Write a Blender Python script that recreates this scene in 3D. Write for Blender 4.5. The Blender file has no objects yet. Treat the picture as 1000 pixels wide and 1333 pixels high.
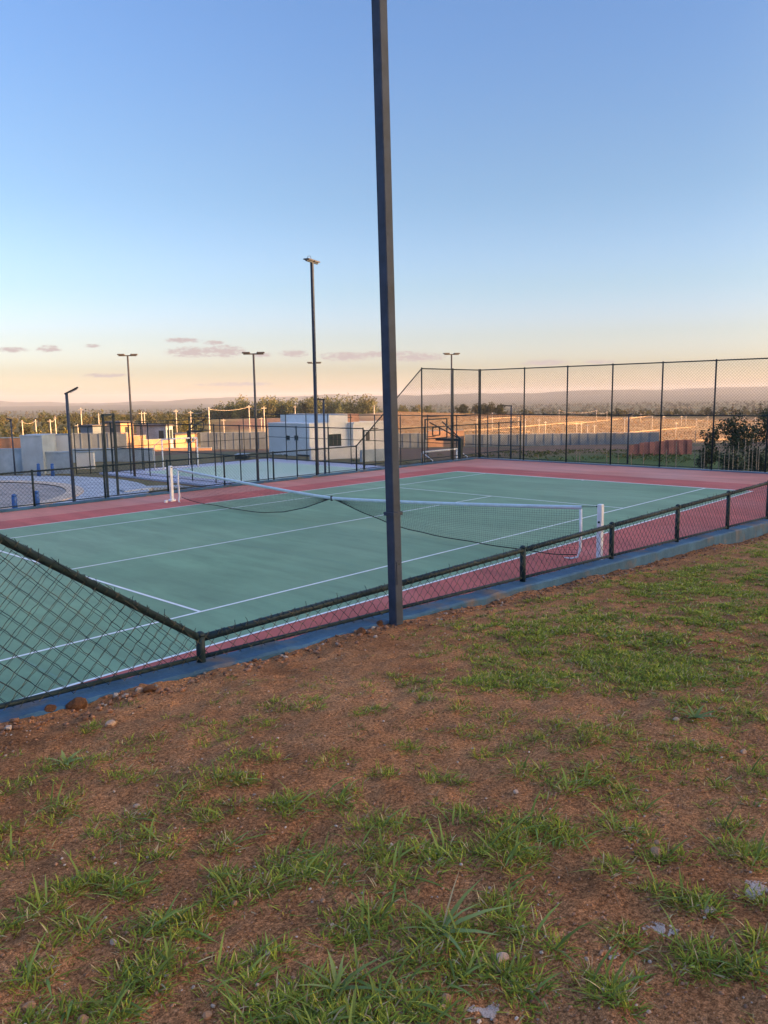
import bpy, math, random
import numpy as np
from mathutils import Vector, Matrix, Quaternion
R = math.radians
rng = np.random.default_rng(7); random.seed(7)
sc = bpy.context.scene
COL = sc.collection

# ------------------------------------------------------------------ camera
CAM = np.array([-12.3693, -13.1814, 2.9156]); YAW, PIT, ROL, FPX = 0.750119, -0.145717, -0.0141, 1019.99
d_ = np.array([math.cos(YAW)*math.cos(PIT), math.sin(YAW)*math.cos(PIT), math.sin(PIT)])
r_ = np.cross(d_, [0, 0, 1]); r_ /= np.linalg.norm(r_); u_ = np.cross(r_, d_)
RR = r_*math.cos(ROL)+u_*math.sin(ROL); UU = -r_*math.sin(ROL)+u_*math.cos(ROL)
cd = bpy.data.cameras.new('camera'); cam = bpy.data.objects.new('camera', cd); COL.objects.link(cam); sc.camera = cam
cam.matrix_world = Matrix(((RR[0], UU[0], -d_[0], CAM[0]), (RR[1], UU[1], -d_[1], CAM[1]), (RR[2], UU[2], -d_[2], CAM[2]), (0, 0, 0, 1)))
cd.sensor_fit = 'HORIZONTAL'; cd.sensor_width = 36.0; cd.lens = 36.0*FPX/1000.0
cd.clip_start = 0.05; cd.clip_end = 20000

# ------------------------------------------------------------------ light
SUN_EL, SUN_AZ = R(6.0), R(153.0)               # azimuth clockwise from +Y
sdir = Vector((math.sin(SUN_AZ)*math.cos(SUN_EL), math.cos(SUN_AZ)*math.cos(SUN_EL), math.sin(SUN_EL)))
sl = bpy.data.lights.new('sun', 'SUN'); sl.energy = 4.8; sl.angle = R(0.55); sl.color = (1.0, 0.50, 0.19)
so = bpy.data.objects.new('sun', sl); COL.objects.link(so); so.rotation_euler = sdir.to_track_quat('Z', 'Y').to_euler()
sc.view_settings.view_transform = 'Standard'; sc.view_settings.look = 'None'
sc.view_settings.exposure = 2.06; sc.view_settings.gamma = 1.0
sc.render.engine = 'CYCLES'
sc.cycles.use_denoising = True
sc.cycles.max_bounces = 6; sc.cycles.volume_bounces = 0; sc.cycles.transparent_max_bounces = 12
sc.cycles.caustics_reflective = False; sc.cycles.caustics_refractive = False

w = bpy.data.worlds.new('World'); sc.world = w; w.use_nodes = True
nt = w.node_tree; N = nt.nodes; L = nt.links
bg = N['Background']; bg.inputs[1].default_value = 0.1
sky = N.new('ShaderNodeTexSky'); sky.sky_type = 'NISHITA'; sky.sun_disc = False
sky.sun_elevation = SUN_EL; sky.sun_rotation = SUN_AZ; sky.dust_density = 1.5; sky.air_density = 1.0; sky.ozone_density = 1.0
geo = N.new('ShaderNodeNewGeometry')
sep = N.new('ShaderNodeSeparateXYZ'); L.new(geo.outputs['Incoming'], sep.inputs[0])
def wm(op, a, b=None, c=None):
    n = N.new('ShaderNodeMath'); n.operation = op
    for i, v in enumerate((a, b, c)):
        if v is None: continue
        if isinstance(v, (int, float)): n.inputs[i].default_value = v
        else: L.new(v, n.inputs[i])
    return n.outputs[0]
dx, dy, dz = (wm('MULTIPLY', sep.outputs[i], -1.0) for i in range(3))
elev = wm('MULTIPLY', wm('ARCSINE', dz), 180/math.pi)     # degrees above the horizon
ramp = N.new('ShaderNodeValToRGB'); L.new(wm('DIVIDE', elev, 90.0), ramp.inputs[0])
cr = ramp.color_ramp; cr.interpolation = 'EASE'
stops = [(0.0, (.54, .585, 1.15)), (2.2, (.27, .302, .56)), (4.5, (.243, .264, .435)), (8, (.217, .252, .373)), (14, (.192, .235, .337)), (25, (.182, .238, .372)), (40, (.33, .40, .60)), (60, (.54, .63, .93)), (85, (.62, .71, 1.0))]
while len(cr.elements) < len(stops): cr.elements.new(0.5)
for e, (p_, c_) in zip(cr.elements, stops): e.position = p_/90.0; e.color = (*c_, 1)
mul = N.new('ShaderNodeMix'); mul.data_type = 'RGBA'; mul.blend_type = 'MULTIPLY'; mul.inputs[0].default_value = 1.0
# the blue grading belongs to the half of the sky away from the sun; towards the sun the sky keeps its own warm glow
toward = wm('ADD', wm('ADD', wm('MULTIPLY', dx, sdir.x), wm('MULTIPLY', dy, sdir.y)), wm('MULTIPLY', dz, sdir.z))
tw = N.new('ShaderNodeMapRange'); tw.interpolation_type = 'SMOOTHSTEP'; L.new(toward, tw.inputs[0]); tw.inputs[1].default_value = 0.10; tw.inputs[2].default_value = 0.85
tmix = N.new('ShaderNodeMix'); tmix.data_type = 'RGBA'; L.new(tw.outputs[0], tmix.inputs[0]); L.new(ramp.outputs[0], tmix.inputs[6]); tmix.inputs[7].default_value = (.58, .49, .42, 1)
L.new(sky.outputs[0], mul.inputs[6]); L.new(tmix.outputs[2], mul.inputs[7])
gain = N.new('ShaderNodeMix'); gain.data_type = 'RGBA'; gain.blend_type = 'MULTIPLY'; gain.inputs[0].default_value = 1.0
L.new(mul.outputs[2], gain.inputs[6]); gain.inputs[7].default_value = (3.0, 3.0, 3.0, 1)
# small low clouds: each a soft ellipse in direction space broken up by noise
azn = wm('MULTIPLY', wm('ARCTAN2', dy, dx), 180/math.pi)
def px_dir(x, y):
    v = d_+RR*(x-500)/FPX-UU*(y-666.5)/FPX
    return v/np.linalg.norm(v)
comb = N.new('ShaderNodeCombineXYZ'); L.new(azn, comb.inputs[0]); L.new(wm('MULTIPLY', elev, 2.6), comb.inputs[1])
nz = N.new('ShaderNodeTexNoise'); L.new(comb.outputs[0], nz.inputs[0]); nz.inputs['Scale'].default_value = 2.0; nz.inputs['Detail'].default_value = 6; nz.inputs['Roughness'].default_value = 0.6
tot = None
for (px, py, hw, hh) in [(15, 455, 22, 4), (64, 454, 17, 5), (120, 450, 12, 2.5), (140, 488.5, 34, 3.2), (238, 443, 28, 4), (278, 446, 16, 3.5), (252, 458, 42, 8), (293, 457, 30, 9), (340, 462, 16, 4), (383, 460, 22, 5.5), (450, 464, 40, 7), (545, 465, 40, 7), (500, 461, 60, 5), (710, 472, 34, 5), (780, 471, 22, 3), (-90, 462, 50, 6), (-240, 470, 80, 7), (1120, 468, 60, 6), (1330, 455, 80, 8), (310, 500, 60, 3)]:
    v = px_dir(px, py); a0 = math.degrees(math.atan2(v[1], v[0])); e0 = math.degrees(math.asin(v[2]))
    k = math.degrees(1/FPX)
    ex = wm('MULTIPLY', wm('SUBTRACT', azn, a0), 1/(hw*k)); ey = wm('MULTIPLY', wm('SUBTRACT', elev, e0), 1/(hh*k))
    m_ = wm('SUBTRACT', 1.0, wm('ADD', wm('MULTIPLY', ex, ex), wm('MULTIPLY', ey, ey)))
    m_ = wm('MAXIMUM', m_, 0.0)
    tot = m_ if tot is None else wm('MAXIMUM', tot, m_)
cm = wm('SUBTRACT', wm('ADD', wm('MULTIPLY', tot, 0.62), wm('MULTIPLY', nz.outputs[0], 1.9)), 1.06)
cm = wm('MINIMUM', wm('MAXIMUM', wm('MULTIPLY', cm, 2.2), 0.0), 1.0)
cm = wm('MULTIPLY', cm, wm('MINIMUM', wm('MULTIPLY', tot, 4.0), 1.0))
cm = wm('MULTIPLY', cm, 0.95)
cl = N.new('ShaderNodeMix'); cl.data_type = 'RGBA'; cl.blend_type = 'MIX'
L.new(cm, cl.inputs[0]); L.new(gain.outputs[2], cl.inputs[6]); cl.inputs[7].default_value = (1.42, 1.2, 1.2, 1)
L.new(cl.outputs[2], bg.inputs[0])

# ------------------------------------------------------------------ helpers
def gz(x, y, z=0.0):
    v = d_+RR*(x-500)/FPX-UU*(y-666.5)/FPX
    return CAM+v*(z-CAM[2])/v[2]
def at_depth(x, y, D):
    return CAM+D*(d_+RR*(x-500)/FPX-UU*(y-666.5)/FPX)
def hor(x):                                     # row of the eye-level line
    return 666.5+(d_[2]+RR[2]*(x-500)/FPX)*FPX/UU[2]
def sstep(a, b, x):
    t = np.clip((x-a)/(b-a), 0, 1); return t*t*(3-2*t)
def hash2(i, j, s):
    n = np.sin(i*127.1+j*311.7+s*74.7)*43758.5453
    return n-np.floor(n)
def vnoise(x, y, s=0):
    xi, yi = np.floor(x), np.floor(y); xf, yf = x-xi, y-yi
    xf = xf*xf*(3-2*xf); yf = yf*yf*(3-2*yf)
    return (hash2(xi, yi, s)*(1-xf)+hash2(xi+1, yi, s)*xf)*(1-yf)+(hash2(xi, yi+1, s)*(1-xf)+hash2(xi+1, yi+1, s)*xf)*yf
def fbm(x, y, s=0, o=4):
    t, a, f = 0, 0.5, 1.0
    for k in range(o):
        t = t+a*vnoise(x*f, y*f, s+k*13.7); a *= 0.5; f *= 2.03
    return t

class MB:
    def __init__(self): self.v = []; self.f = []
    def add(self, vs, fs):
        o = len(self.v); self.v += [tuple(map(float, p)) for p in vs]; self.f += [tuple(i+o for i in f) for f in fs]; return self
    def box(self, x0, x1, y0, y1, z0, z1, rot=0.0, org=(0, 0), tilt=None):
        P = [(x0, y0, z0), (x1, y0, z0), (x1, y1, z0), (x0, y1, z0), (x0, y0, z1), (x1, y0, z1), (x1, y1, z1), (x0, y1, z1)]
        if tilt is not None: P = [tuple(tilt @ Vector(p)) for p in P]
        if rot:
            c, s = math.cos(rot), math.sin(rot)
            P = [(org[0]+(p[0]-org[0])*c-(p[1]-org[1])*s, org[1]+(p[0]-org[0])*s+(p[1]-org[1])*c, p[2]) for p in P]
        return self.add(P, [(0, 3, 2, 1), (4, 5, 6, 7), (0, 1, 5, 4), (1, 2, 6, 5), (2, 3, 7, 6), (3, 0, 4, 7)])
    def cbox(self, x0, x1, y0, y1, z0, z1, c=0.01):           # box with chamfered vertical and top edges
        P = []
        for (z, k) in ((z0, 0), (z1-c, 0), (z1, c)):
            for (x, y) in ((x0+k+c, y0+k), (x1-k-c, y0+k), (x1-k, y0+k+c), (x1-k, y1-k-c), (x1-k-c, y1-k), (x0+k+c, y1-k), (x0+k, y1-k-c), (x0+k, y0+k+c)): P.append((x, y, z))
        F = [tuple(range(7, -1, -1)), tuple(range(16, 24))]
        for l in (0, 8):
            for i in range(8): F.append((l+i, l+(i+1) % 8, l+8+(i+1) % 8, l+8+i))
        return self.add(P, F)
    def tube(self, pts, r, n=8, caps=True):
        pts = [Vector(p) for p in pts]; m = len(pts)
        rs = r if isinstance(r, (list, tuple)) else [r]*m
        base = None; P = []
        for i, p in enumerate(pts):
            t = (pts[min(i+1, m-1)]-pts[max(i-1, 0)]).normalized()
            if base is None:
                base = t.orthogonal().normalized()
                if abs(t.z) > .9: base = Vector((1, 0, 0))
            base = (base-t*base.dot(t)).normalized(); b2 = t.cross(base)
            for k in range(n):
                a = 2*math.pi*(k+.5)/n
                P.append(p+(base*math.cos(a)+b2*math.sin(a))*rs[i])
        F = [(i*n+k, i*n+(k+1) % n, (i+1)*n+(k+1) % n, (i+1)*n+k) for i in range(m-1) for k in range(n)]
        if caps: F += [tuple(range(n-1, -1, -1)), tuple((m-1)*n+k for k in range(n))]
        return self.add(P, F)
    def bar(self, p0, p1, w, h):
        p0, p1 = Vector(p0), Vector(p1); t = (p1-p0).normalized()
        up = Vector((0, 0, 1)) if abs(t.z) < .95 else Vector((0, 1, 0))
        s = t.cross(up).normalized(); u = s.cross(t)
        P = [q+s*a*w/2+u*b*h/2 for q in (p0, p1) for a, b in ((-1, -1), (1, -1), (1, 1), (-1, 1))]
        return self.add(P, [(3, 2, 1, 0), (4, 5, 6, 7), (0, 1, 5, 4), (1, 2, 6, 5), (2, 3, 7, 6), (3, 0, 4, 7)])
    def mesh(self, name):
        m = bpy.data.meshes.new(name); m.from_pydata(self.v, [], self.f); m.update(); return m
    def build(self, name, mat, parent=None, world=True, smooth=False):
        m = self.mesh(name); return link(name, m, mat, parent, world, smooth)
def link(name, m, mat, parent=None, world=True, smooth=False):
    o = bpy.data.objects.new(name, m); COL.objects.link(o)
    if mat and not m.materials: m.materials.append(mat)
    if smooth: m.polygons.foreach_set('use_smooth', [True]*len(m.polygons))
    if parent:
        o.parent = parent
        if world: o.location = -WLOC[parent.name] if parent.name in WLOC else Vector((0, 0, 0))
    return o
WLOC = {}
def tag(o, label, cat, group=None):
    o['label'] = label; o['category'] = cat
    if group: o['group'] = group
    return o
def thing(name, loc, label, cat, group=None, rz=0.0):
    o = bpy.data.objects.new(name, None); COL.objects.link(o); o.location = loc; o.rotation_euler = (0, 0, rz)
    o.empty_display_size = 0.1; WLOC[o.name] = Vector(loc)
    return tag(o, label, cat, group)
def struct(o): o['kind'] = 'structure'; return o
def stuff(o): o['kind'] = 'stuff'; return o
def copy_tree(src, loc, rz, label, group=None, scale=None):
    r = src.copy(); COL.objects.link(r); r.location = loc; r.rotation_euler = (0, 0, rz); r['label'] = label
    if scale: r.scale = scale
    if group: r['group'] = group
    for ch in [o for o in bpy.data.objects if o.parent == src]:
        c = ch.copy(); COL.objects.link(c); c.parent = r
        for g in [o for o in bpy.data.objects if o.parent == ch]:
            e = g.copy(); COL.objects.link(e); e.parent = c
    return r
def np_mesh(name, V, Fq=None, Ft=None, col=None):
    m = bpy.data.meshes.new(name)
    nq = 0 if Fq is None else len(Fq); n3 = 0 if Ft is None else len(Ft)
    m.vertices.add(len(V)); m.vertices.foreach_set('co', np.asarray(V, np.float32).ravel())
    idx = np.concatenate([np.asarray(a, np.int32).ravel() for a in (Fq, Ft) if a is not None and len(a)])
    m.loops.add(len(idx)); m.loops.foreach_set('vertex_index', idx)
    m.polygons.add(nq+n3)
    st = np.concatenate([np.arange(nq)*4, nq*4+np.arange(n3)*3]).astype(np.int32)
    m.polygons.foreach_set('loop_start', st)
    m.update(calc_edges=True); m.validate()
    if col is not None:
        a = m.color_attributes.new('tint', 'FLOAT_COLOR', 'POINT')
        c4 = np.ones((len(V), 4), np.float32); c4[:, :3] = col; a.data.foreach_set('color', c4.ravel())
    return m
def grid_mesh(name, X, Y, Z, col=None):
    n, m = X.shape
    V = np.stack([X, Y, Z], -1).reshape(-1, 3)
    i = np.arange(n-1)[:, None]*m+np.arange(m-1)[None]
    F = np.stack([i, i+m, i+m+1, i+1], -1).reshape(-1, 4)
    return np_mesh(name, V, F, None, None if col is None else col.reshape(-1, 3))

# ------------------------------------------------------------------ materials
def mat(name, col, rough=0.6, var=0.12, scale=6.0, bump=0.0, bscale=None, metal=0.0, spec=0.5, col2=None, detail=6, tint=False, trans=0.0, dirt=None, coords='Object', streak=0.0):
    m = bpy.data.materials.new(name); m.use_nodes = True; t = m.node_tree; n = t.nodes; l = t.links; b = n['Principled BSDF']
    b.inputs['Roughness'].default_value = rough; b.inputs['Metallic'].default_value = metal; b.inputs['Specular IOR Level'].default_value = spec
    tc = n.new('ShaderNodeTexCoord'); g = n.new('ShaderNodeNewGeometry')
    src = tc.outputs['Object'] if coords == 'Object' else g.outputs['Position']
    nz = n.new('ShaderNodeTexNoise'); nz.inputs['Scale'].default_value = scale; nz.inputs['Detail'].default_value = detail; nz.inputs['Roughness'].default_value = .62
    l.new(src, nz.inputs['Vector'])
    c2 = col2 or tuple(c*(1-2.2*var) for c in col); c1 = col if col2 else tuple(min(1, c*(1+1.6*var)) for c in col)
    rp = n.new('ShaderNodeValToRGB'); rp.color_ramp.elements[0].position = .32; rp.color_ramp.elements[1].position = .68
    rp.color_ramp.elements[0].color = (*c2, 1); rp.color_ramp.elements[1].color = (*c1, 1)
    l.new(nz.outputs[0], rp.inputs[0]); out = rp.outputs[0]
    if dirt:
        nd = n.new('ShaderNodeTexNoise'); nd.inputs['Scale'].default_value = dirt[1]; nd.inputs['Detail'].default_value = 5; l.new(src, nd.inputs['Vector'])
        rd = n.new('ShaderNodeValToRGB'); rd.color_ramp.elements[0].position = dirt[2]; rd.color_ramp.elements[1].position = dirt[3]; l.new(nd.outputs[0], rd.inputs[0])
        mx = n.new('ShaderNodeMix'); mx.data_type = 'RGBA'; l.new(rd.outputs[0], mx.inputs[0]); l.new(out, mx.inputs[6]); mx.inputs[7].default_value = (*dirt[0], 1); out = mx.outputs[2]
    if streak:                                             # dragged scuffs and dusty swathes, longer one way
        mp = n.new('ShaderNodeMapping'); mp.inputs['Scale'].default_value = (.95, .16, 1); mp.inputs['Rotation'].default_value = (0, 0, .25); l.new(src, mp.inputs[0])
        for (sc2, p0, p1, g0) in ((1.1, .44, .62, 1-streak), (3.2, .36, .50, 1-streak*.8), (9.0, .62, .72, 1+streak*.5)):
            ns = n.new('ShaderNodeTexNoise'); ns.inputs['Scale'].default_value = sc2; ns.inputs['Detail'].default_value = 7; ns.inputs['Roughness'].default_value = .7; l.new(mp.outputs[0], ns.inputs['Vector'])
            rs = n.new('ShaderNodeValToRGB'); rs.color_ramp.elements[0].position = p0; rs.color_ramp.elements[1].position = p1
            a0_, a1_ = (g0, 1.0) if p0 < .6 else (1.0, g0)
            rs.color_ramp.elements[0].color = (a0_, a0_, a0_, 1); rs.color_ramp.elements[1].color = (a1_, a1_, a1_, 1); l.new(ns.outputs[0], rs.inputs[0])
            mx = n.new('ShaderNodeMix'); mx.data_type = 'RGBA'; mx.blend_type = 'MULTIPLY'; mx.inputs[0].default_value = 1; l.new(out, mx.inputs[6]); l.new(rs.outputs[0], mx.inputs[7]); out = mx.outputs[2]
    if tint:
        a = n.new('ShaderNodeAttribute'); a.attribute_name = 'tint'
        mx = n.new('ShaderNodeMix'); mx.data_type = 'RGBA'; mx.blend_type = 'MULTIPLY'; mx.inputs[0].default_value = 1; l.new(out, mx.inputs[6]); l.new(a.outputs['Color'], mx.inputs[7]); out = mx.outputs[2]
    l.new(out, b.inputs['Base Color'])
    if bump:
        nb = n.new('ShaderNodeTexNoise'); nb.inputs['Scale'].default_value = bscale or scale*4; nb.inputs['Detail'].default_value = 6; l.new(src, nb.inputs['Vector'])
        bp = n.new('ShaderNodeBump'); bp.inputs['Strength'].default_value = min(1, bump); bp.inputs['Distance'].default_value = 0.02*max(1, bump)
        l.new(nb.outputs[0], bp.inputs['Height']); l.new(bp.outputs[0], b.inputs['Normal'])
    if trans:
        tr = n.new('ShaderNodeBsdfTranslucent'); l.new(out, tr.inputs[0]); ms = n.new('ShaderNodeMixShader'); ms.inputs[0].default_value = trans
        l.new(b.outputs[0], ms.inputs[1]); l.new(tr.outputs[0], ms.inputs[2]); l.new(ms.outputs[0], n['Material Output'].inputs[0])
    return m
def soil_mat():
    m = bpy.data.materials.new('soil'); m.use_nodes = True; t = m.node_tree; n = t.nodes; l = t.links; b = n['Principled BSDF']
    b.inputs['Roughness'].default_value = .97; b.inputs['Specular IOR Level'].default_value = .08
    g = n.new('ShaderNodeNewGeometry'); src = g.outputs['Position']
    def noise(sc_, det=6, ro=.65):
        x = n.new('ShaderNodeTexNoise'); x.inputs['Scale'].default_value = sc_; x.inputs['Detail'].default_value = det; x.inputs['Roughness'].default_value = ro; l.new(src, x.inputs['Vector']); return x.outputs[0]
    def ramp2(v, p0, c0, p1, c1):
        r = n.new('ShaderNodeValToRGB'); r.color_ramp.elements[0].position = p0; r.color_ramp.elements[1].position = p1; r.color_ramp.elements[0].color = (*c0, 1); r.color_ramp.elements[1].color = (*c1, 1); l.new(v, r.inputs[0]); return r.outputs[0]
    def mix(a_, b_, f, mode='MIX'):
        x = n.new('ShaderNodeMix'); x.data_type = 'RGBA'; x.blend_type = mode
        if isinstance(f, float): x.inputs[0].default_value = f
        else: l.new(f, x.inputs[0])
        l.new(a_, x.inputs[6]); l.new(b_, x.inputs[7]); return x.outputs[2]
    base = ramp2(noise(1.4, 8), .33, (.36, .172, .080), .68, (.515, .250, .114))
    grit = ramp2(noise(70, 4, .7), .36, (.40, .37, .35), .66, (1.5, 1.48, 1.45))
    col = mix(base, grit, 1.0, 'MULTIPLY')
    grit2 = ramp2(noise(190, 3, .6), .40, (.62, .60, .58), .62, (1.3, 1.28, 1.26)); col = mix(col, grit2, 1.0, 'MULTIPLY')
    v = n.new('ShaderNodeTexVoronoi'); v.inputs['Scale'].default_value = 105; l.new(src, v.inputs['Vector'])
    bits = ramp2(v.outputs['Distance'], .10, (1, 1, 1), .2, (0, 0, 0)); sparse = ramp2(noise(42, 2), .60, (0, 0, 0), .64, (1, 1, 1))
    pale = n.new('ShaderNodeRGB'); pale.outputs[0].default_value = (.52, .37, .28, 1)
    col = mix(col, pale.outputs[0], mix(bits, sparse, 1.0, 'MULTIPLY'))
    at = n.new('ShaderNodeAttribute'); at.attribute_name = 'tint'; col = mix(col, at.outputs['Color'], 1.0, 'MULTIPLY')
    l.new(col, b.inputs['Base Color'])
    b1 = n.new('ShaderNodeBump'); b1.inputs['Strength'].default_value = .8; b1.inputs['Distance'].default_value = .018; l.new(noise(55, 7, .7), b1.inputs['Height'])
    b2 = n.new('ShaderNodeBump'); b2.inputs['Strength'].default_value = .7; b2.inputs['Distance'].default_value = .006; l.new(noise(210, 4, .6), b2.inputs['Height']); l.new(b1.outputs[0], b2.inputs['Normal'])
    l.new(b2.outputs[0], b.inputs['Normal'])
    return m
M = {}
M['soil'] = soil_mat()
M['terrain'] = mat('terrain', (1, 1, 1), .95, .16, .09, .6, 1.5, spec=.1, tint=True, coords='W', detail=10)
M['red'] = mat('court_red_outer', (.62, .225, .170), .66, .08, .35, .15, 120, spec=.25, streak=.16, dirt=((.62, .30, .25), .22, .42, .72), coords='W')
M['red2'] = mat('court_red_inner', (.57, .125, .098), .66, .08, .35, .15, 120, spec=.25, streak=.2, dirt=((.58, .19, .165), .3, .5, .75), coords='W')
M['green'] = mat('court_green', (.185, .315, .185), .64, .07, .5, .15, 120, spec=.3, streak=.15, dirt=((.235, .35, .22), .16, .40, .75), coords='W')
M['line'] = mat('line_paint', (.78, .80, .80), .6, .05, 5, .1, 80)
M['kerb'] = mat('kerb_blue', (.036, .105, .195), .75, .16, 2.2, .4, 30, spec=.3, dirt=((.15, .115, .095), 2.6, .52, .70), coords='W')
M['steel'] = mat('fence_steel', (.009, .026, .036), .6, .15, 20, .05, spec=.3)
M['wire'] = mat('coated_wire', (.009, .024, .030), .5, .15, 30)
M['pole'] = mat('pole_paint', (.038, .054, .088), .6, .15, 6, .05, 60, spec=.3)
M['pole_grey'] = mat('pole_grey', (.06, .058, .06), .45, .15, 6)
M['white_metal'] = mat('white_metal', (.74, .76, .80), .45, .06, 8, .05, dirt=((.45, .40, .36), 9, .62, .78))
M['band'] = mat('net_band', (.66, .73, .80), .7, .06, 4, .2, 30)
M['cord'] = mat('net_cord', (.012, .014, .016), .8, .1, 20)
M['black'] = mat('black_plastic', (.015, .016, .02), .5, .1, 10)
M['lens'] = mat('lamp_lens', (.16, .17, .19), .3, .05, 10)
M['grass'] = mat('grass_blade', (1, 1, 1), .7, .06, 3, spec=.12, tint=True, trans=.25, coords='W')
M['leaf'] = mat('leaf', (1, 1, 1), .55, .12, 1.5, spec=.3, tint=True, trans=.2, coords='W')
M['farleaf'] = mat('far_leaf', (1, 1, 1), .8, .12, .2, spec=.1, tint=True, trans=.25, coords='W')
M['bark'] = mat('bark', (.16, .12, .085), .9, .2, 8, .5, 20)
M['stake'] = mat('stake_wood', (.30, .25, .19), .85, .18, 6, .3, 30)
M['stone'] = mat('stone', (.42, .23, .125), .9, .2, 12, .5, 40)
M['stone_pale'] = mat('stone_pale', (.54, .36, .26), .9, .2, 14, .5, 40)
M['clod'] = mat('soil_clod', (.20, .10, .058), .95, .25, 14, .8, 50, spec=.1)
M['pebble'] = mat('pebble', (1, 1, 1), .9, .1, 10, tint=True, coords='W')
M['lime'] = mat('lime', (.62, .55, .53), .95, .2, 25, .4, 60, tint=False)
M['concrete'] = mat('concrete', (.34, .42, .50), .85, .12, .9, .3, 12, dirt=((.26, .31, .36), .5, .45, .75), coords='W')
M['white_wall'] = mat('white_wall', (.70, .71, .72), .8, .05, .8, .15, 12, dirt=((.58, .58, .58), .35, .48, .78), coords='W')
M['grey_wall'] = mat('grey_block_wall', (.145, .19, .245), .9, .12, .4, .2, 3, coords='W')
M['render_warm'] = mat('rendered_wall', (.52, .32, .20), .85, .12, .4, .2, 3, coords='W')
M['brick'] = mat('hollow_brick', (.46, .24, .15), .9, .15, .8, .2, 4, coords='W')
M['roof_dark'] = mat('roof_dark', (.07, .065, .07), .7, .15, 1)
M['glass'] = mat('window_glass', (.035, .05, .055), .12, .1, .5, spec=.7)
M['court2'] = mat('court_pale_green', (.46, .60, .46), .6, .06, .3, spec=.3, dirt=((.52, .63, .52), .2, .45, .7), coords='W')
M['court2b'] = mat('court_lilac', (.46, .48, .60), .65, .07, .4, spec=.3, coords='W')
M['paving'] = mat('plaza_paving', (.27, .30, .36), .8, .12, 1.2, .3, 20, coords='W')
M['paving_tan'] = mat('paving_tan', (.55, .43, .33), .8, .12, 1.5, .3, 20, coords='W')
M['disc'] = mat('plaza_disc', (.215, .19, .185), .85, .14, 1.2, .3, 20, coords='W')
M['drygrass'] = mat('dry_lawn', (.17, .13, .058), .95, .2, 2.2, 1.0, 25, col2=(.115, .10, .035), coords='W')
M['blue'] = mat('bollard_blue', (.02, .10, .34), .5, .1, 6)
M['upole'] = mat('utility_pole_concrete', (.60, .54, .46), .85, .1, 2)
M['terra'] = mat('terracotta_board', (.36, .15, .125), .85, .14, 1.5, .3, 8)
M['kerb_white'] = mat('pale_kerb', (.33, .26, .19), .9, .1, .3)
M['haze'] = None

# ------------------------------------------------------------------ terrain functions
def kerb_z(x): return 0.66-0.041*np.clip(x, -24, 16)         # top of the blue kerb along the near side
FENCE_Y = 8.5
def soil_plane(x, y):
    return kerb_z(x)-(.02+.019*np.clip(x+8, 0, 10))+0.07*np.clip(-8.62-y, -2, 9)
def shade_ridge(x): return np.interp(x, [-900, -500, 20, 210, 330, 420, 600, 900], [20, 36, 40, 40, 32, 26, 14, 4])  # unseen hill behind the camera, shaped to keep low sun off the court
def depth_of(x, y): return (x-CAM[0])*d_[0]/math.cos(PIT)+(y-CAM[1])*d_[1]/math.cos(PIT)
PD = [-9000, 0, 56, 66, 100, 146, 170, 230, 330, 380, 430, 600, 900, 1500, 2500, 3400, 4300, 5200, 6200, 9000]
PZ = [-1.6, -1.6, -1.6, -1.9, -3.7, -6.3, -7.5, -7.0, -5.5, -6.2, -9.5, -20, -29, -33, -33, -32, -20, -2, 8, -25]
def terrain(x, y):
    x = np.asarray(x, float); y = np.asarray(y, float)
    D = depth_of(x, y); lat = (x-CAM[0])*RR[0]+(y-CAM[1])*RR[1]
    rad = np.hypot(x-CAM[0], y-CAM[1])
    Df = np.where(D > 0, np.maximum(D, rad*0.80), D)
    far = np.interp(Df, PD, PZ)
    far = far+sstep(300, 700, Df)*(fbm(x/260, y/260, 3)-.5)*9+sstep(80, 200, Df)*(fbm(x/60, y/60, 5)-.5)*1.0
    fw = sstep(150, 200, Df)*(1-sstep(360, 420, Df)); far = far+fw*sstep(-.12, .03, lat/np.maximum(D, 1))*np.clip((-(x-190)*.454+(y-130)*.891)*.045, -4, 2.5)
    side = np.clip(lat/np.maximum(D, 1)*2, -1, 1)
    far = far+sstep(3500, 6000, Df)*(side*16-4+(fbm(x/850, y/850, 9, 5)-.5)*105)
    near = soil_plane(x, y)
    base = np.where(y < -8.4, near, -0.45)
    out = np.hypot(np.maximum(x-17.7, 0), np.maximum(y-8.75, 0))
    wf = sstep(0.0, 3.2, out)
    z = base*(1-wf)+far*wf
    lf = sstep(-17.8, -26, x)*(y > -8.4)
    hw = sstep(-16, -300, y)
    z = z+(shade_ridge(x)-z)*hw
    # left of the court the ground climbs gently to the upper bank
    z = np.where((x < -17.8) & (y > -8.4) & (y <= 8.8), -0.45+lf*(1.3*sstep(9, -8.4, y)+.4), z)
    return z
def T(x, y): return float(terrain(np.array([x]), np.array([y]))[0])
def ray_ground(px, py, dmin=50):
    v = d_+RR*(px-500)/FPX-UU*(py-666.5)/FPX
    Ds = np.concatenate([np.arange(dmin, 700, 1.0), np.arange(700, 6000, 10.0)])
    P = CAM[None]+Ds[:, None]*v[None]
    below = P[:, 2] < terrain(P[:, 0], P[:, 1])
    i = int(np.argmax(below)) if below.any() else len(Ds)-1
    return P[i], Ds[i]

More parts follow.
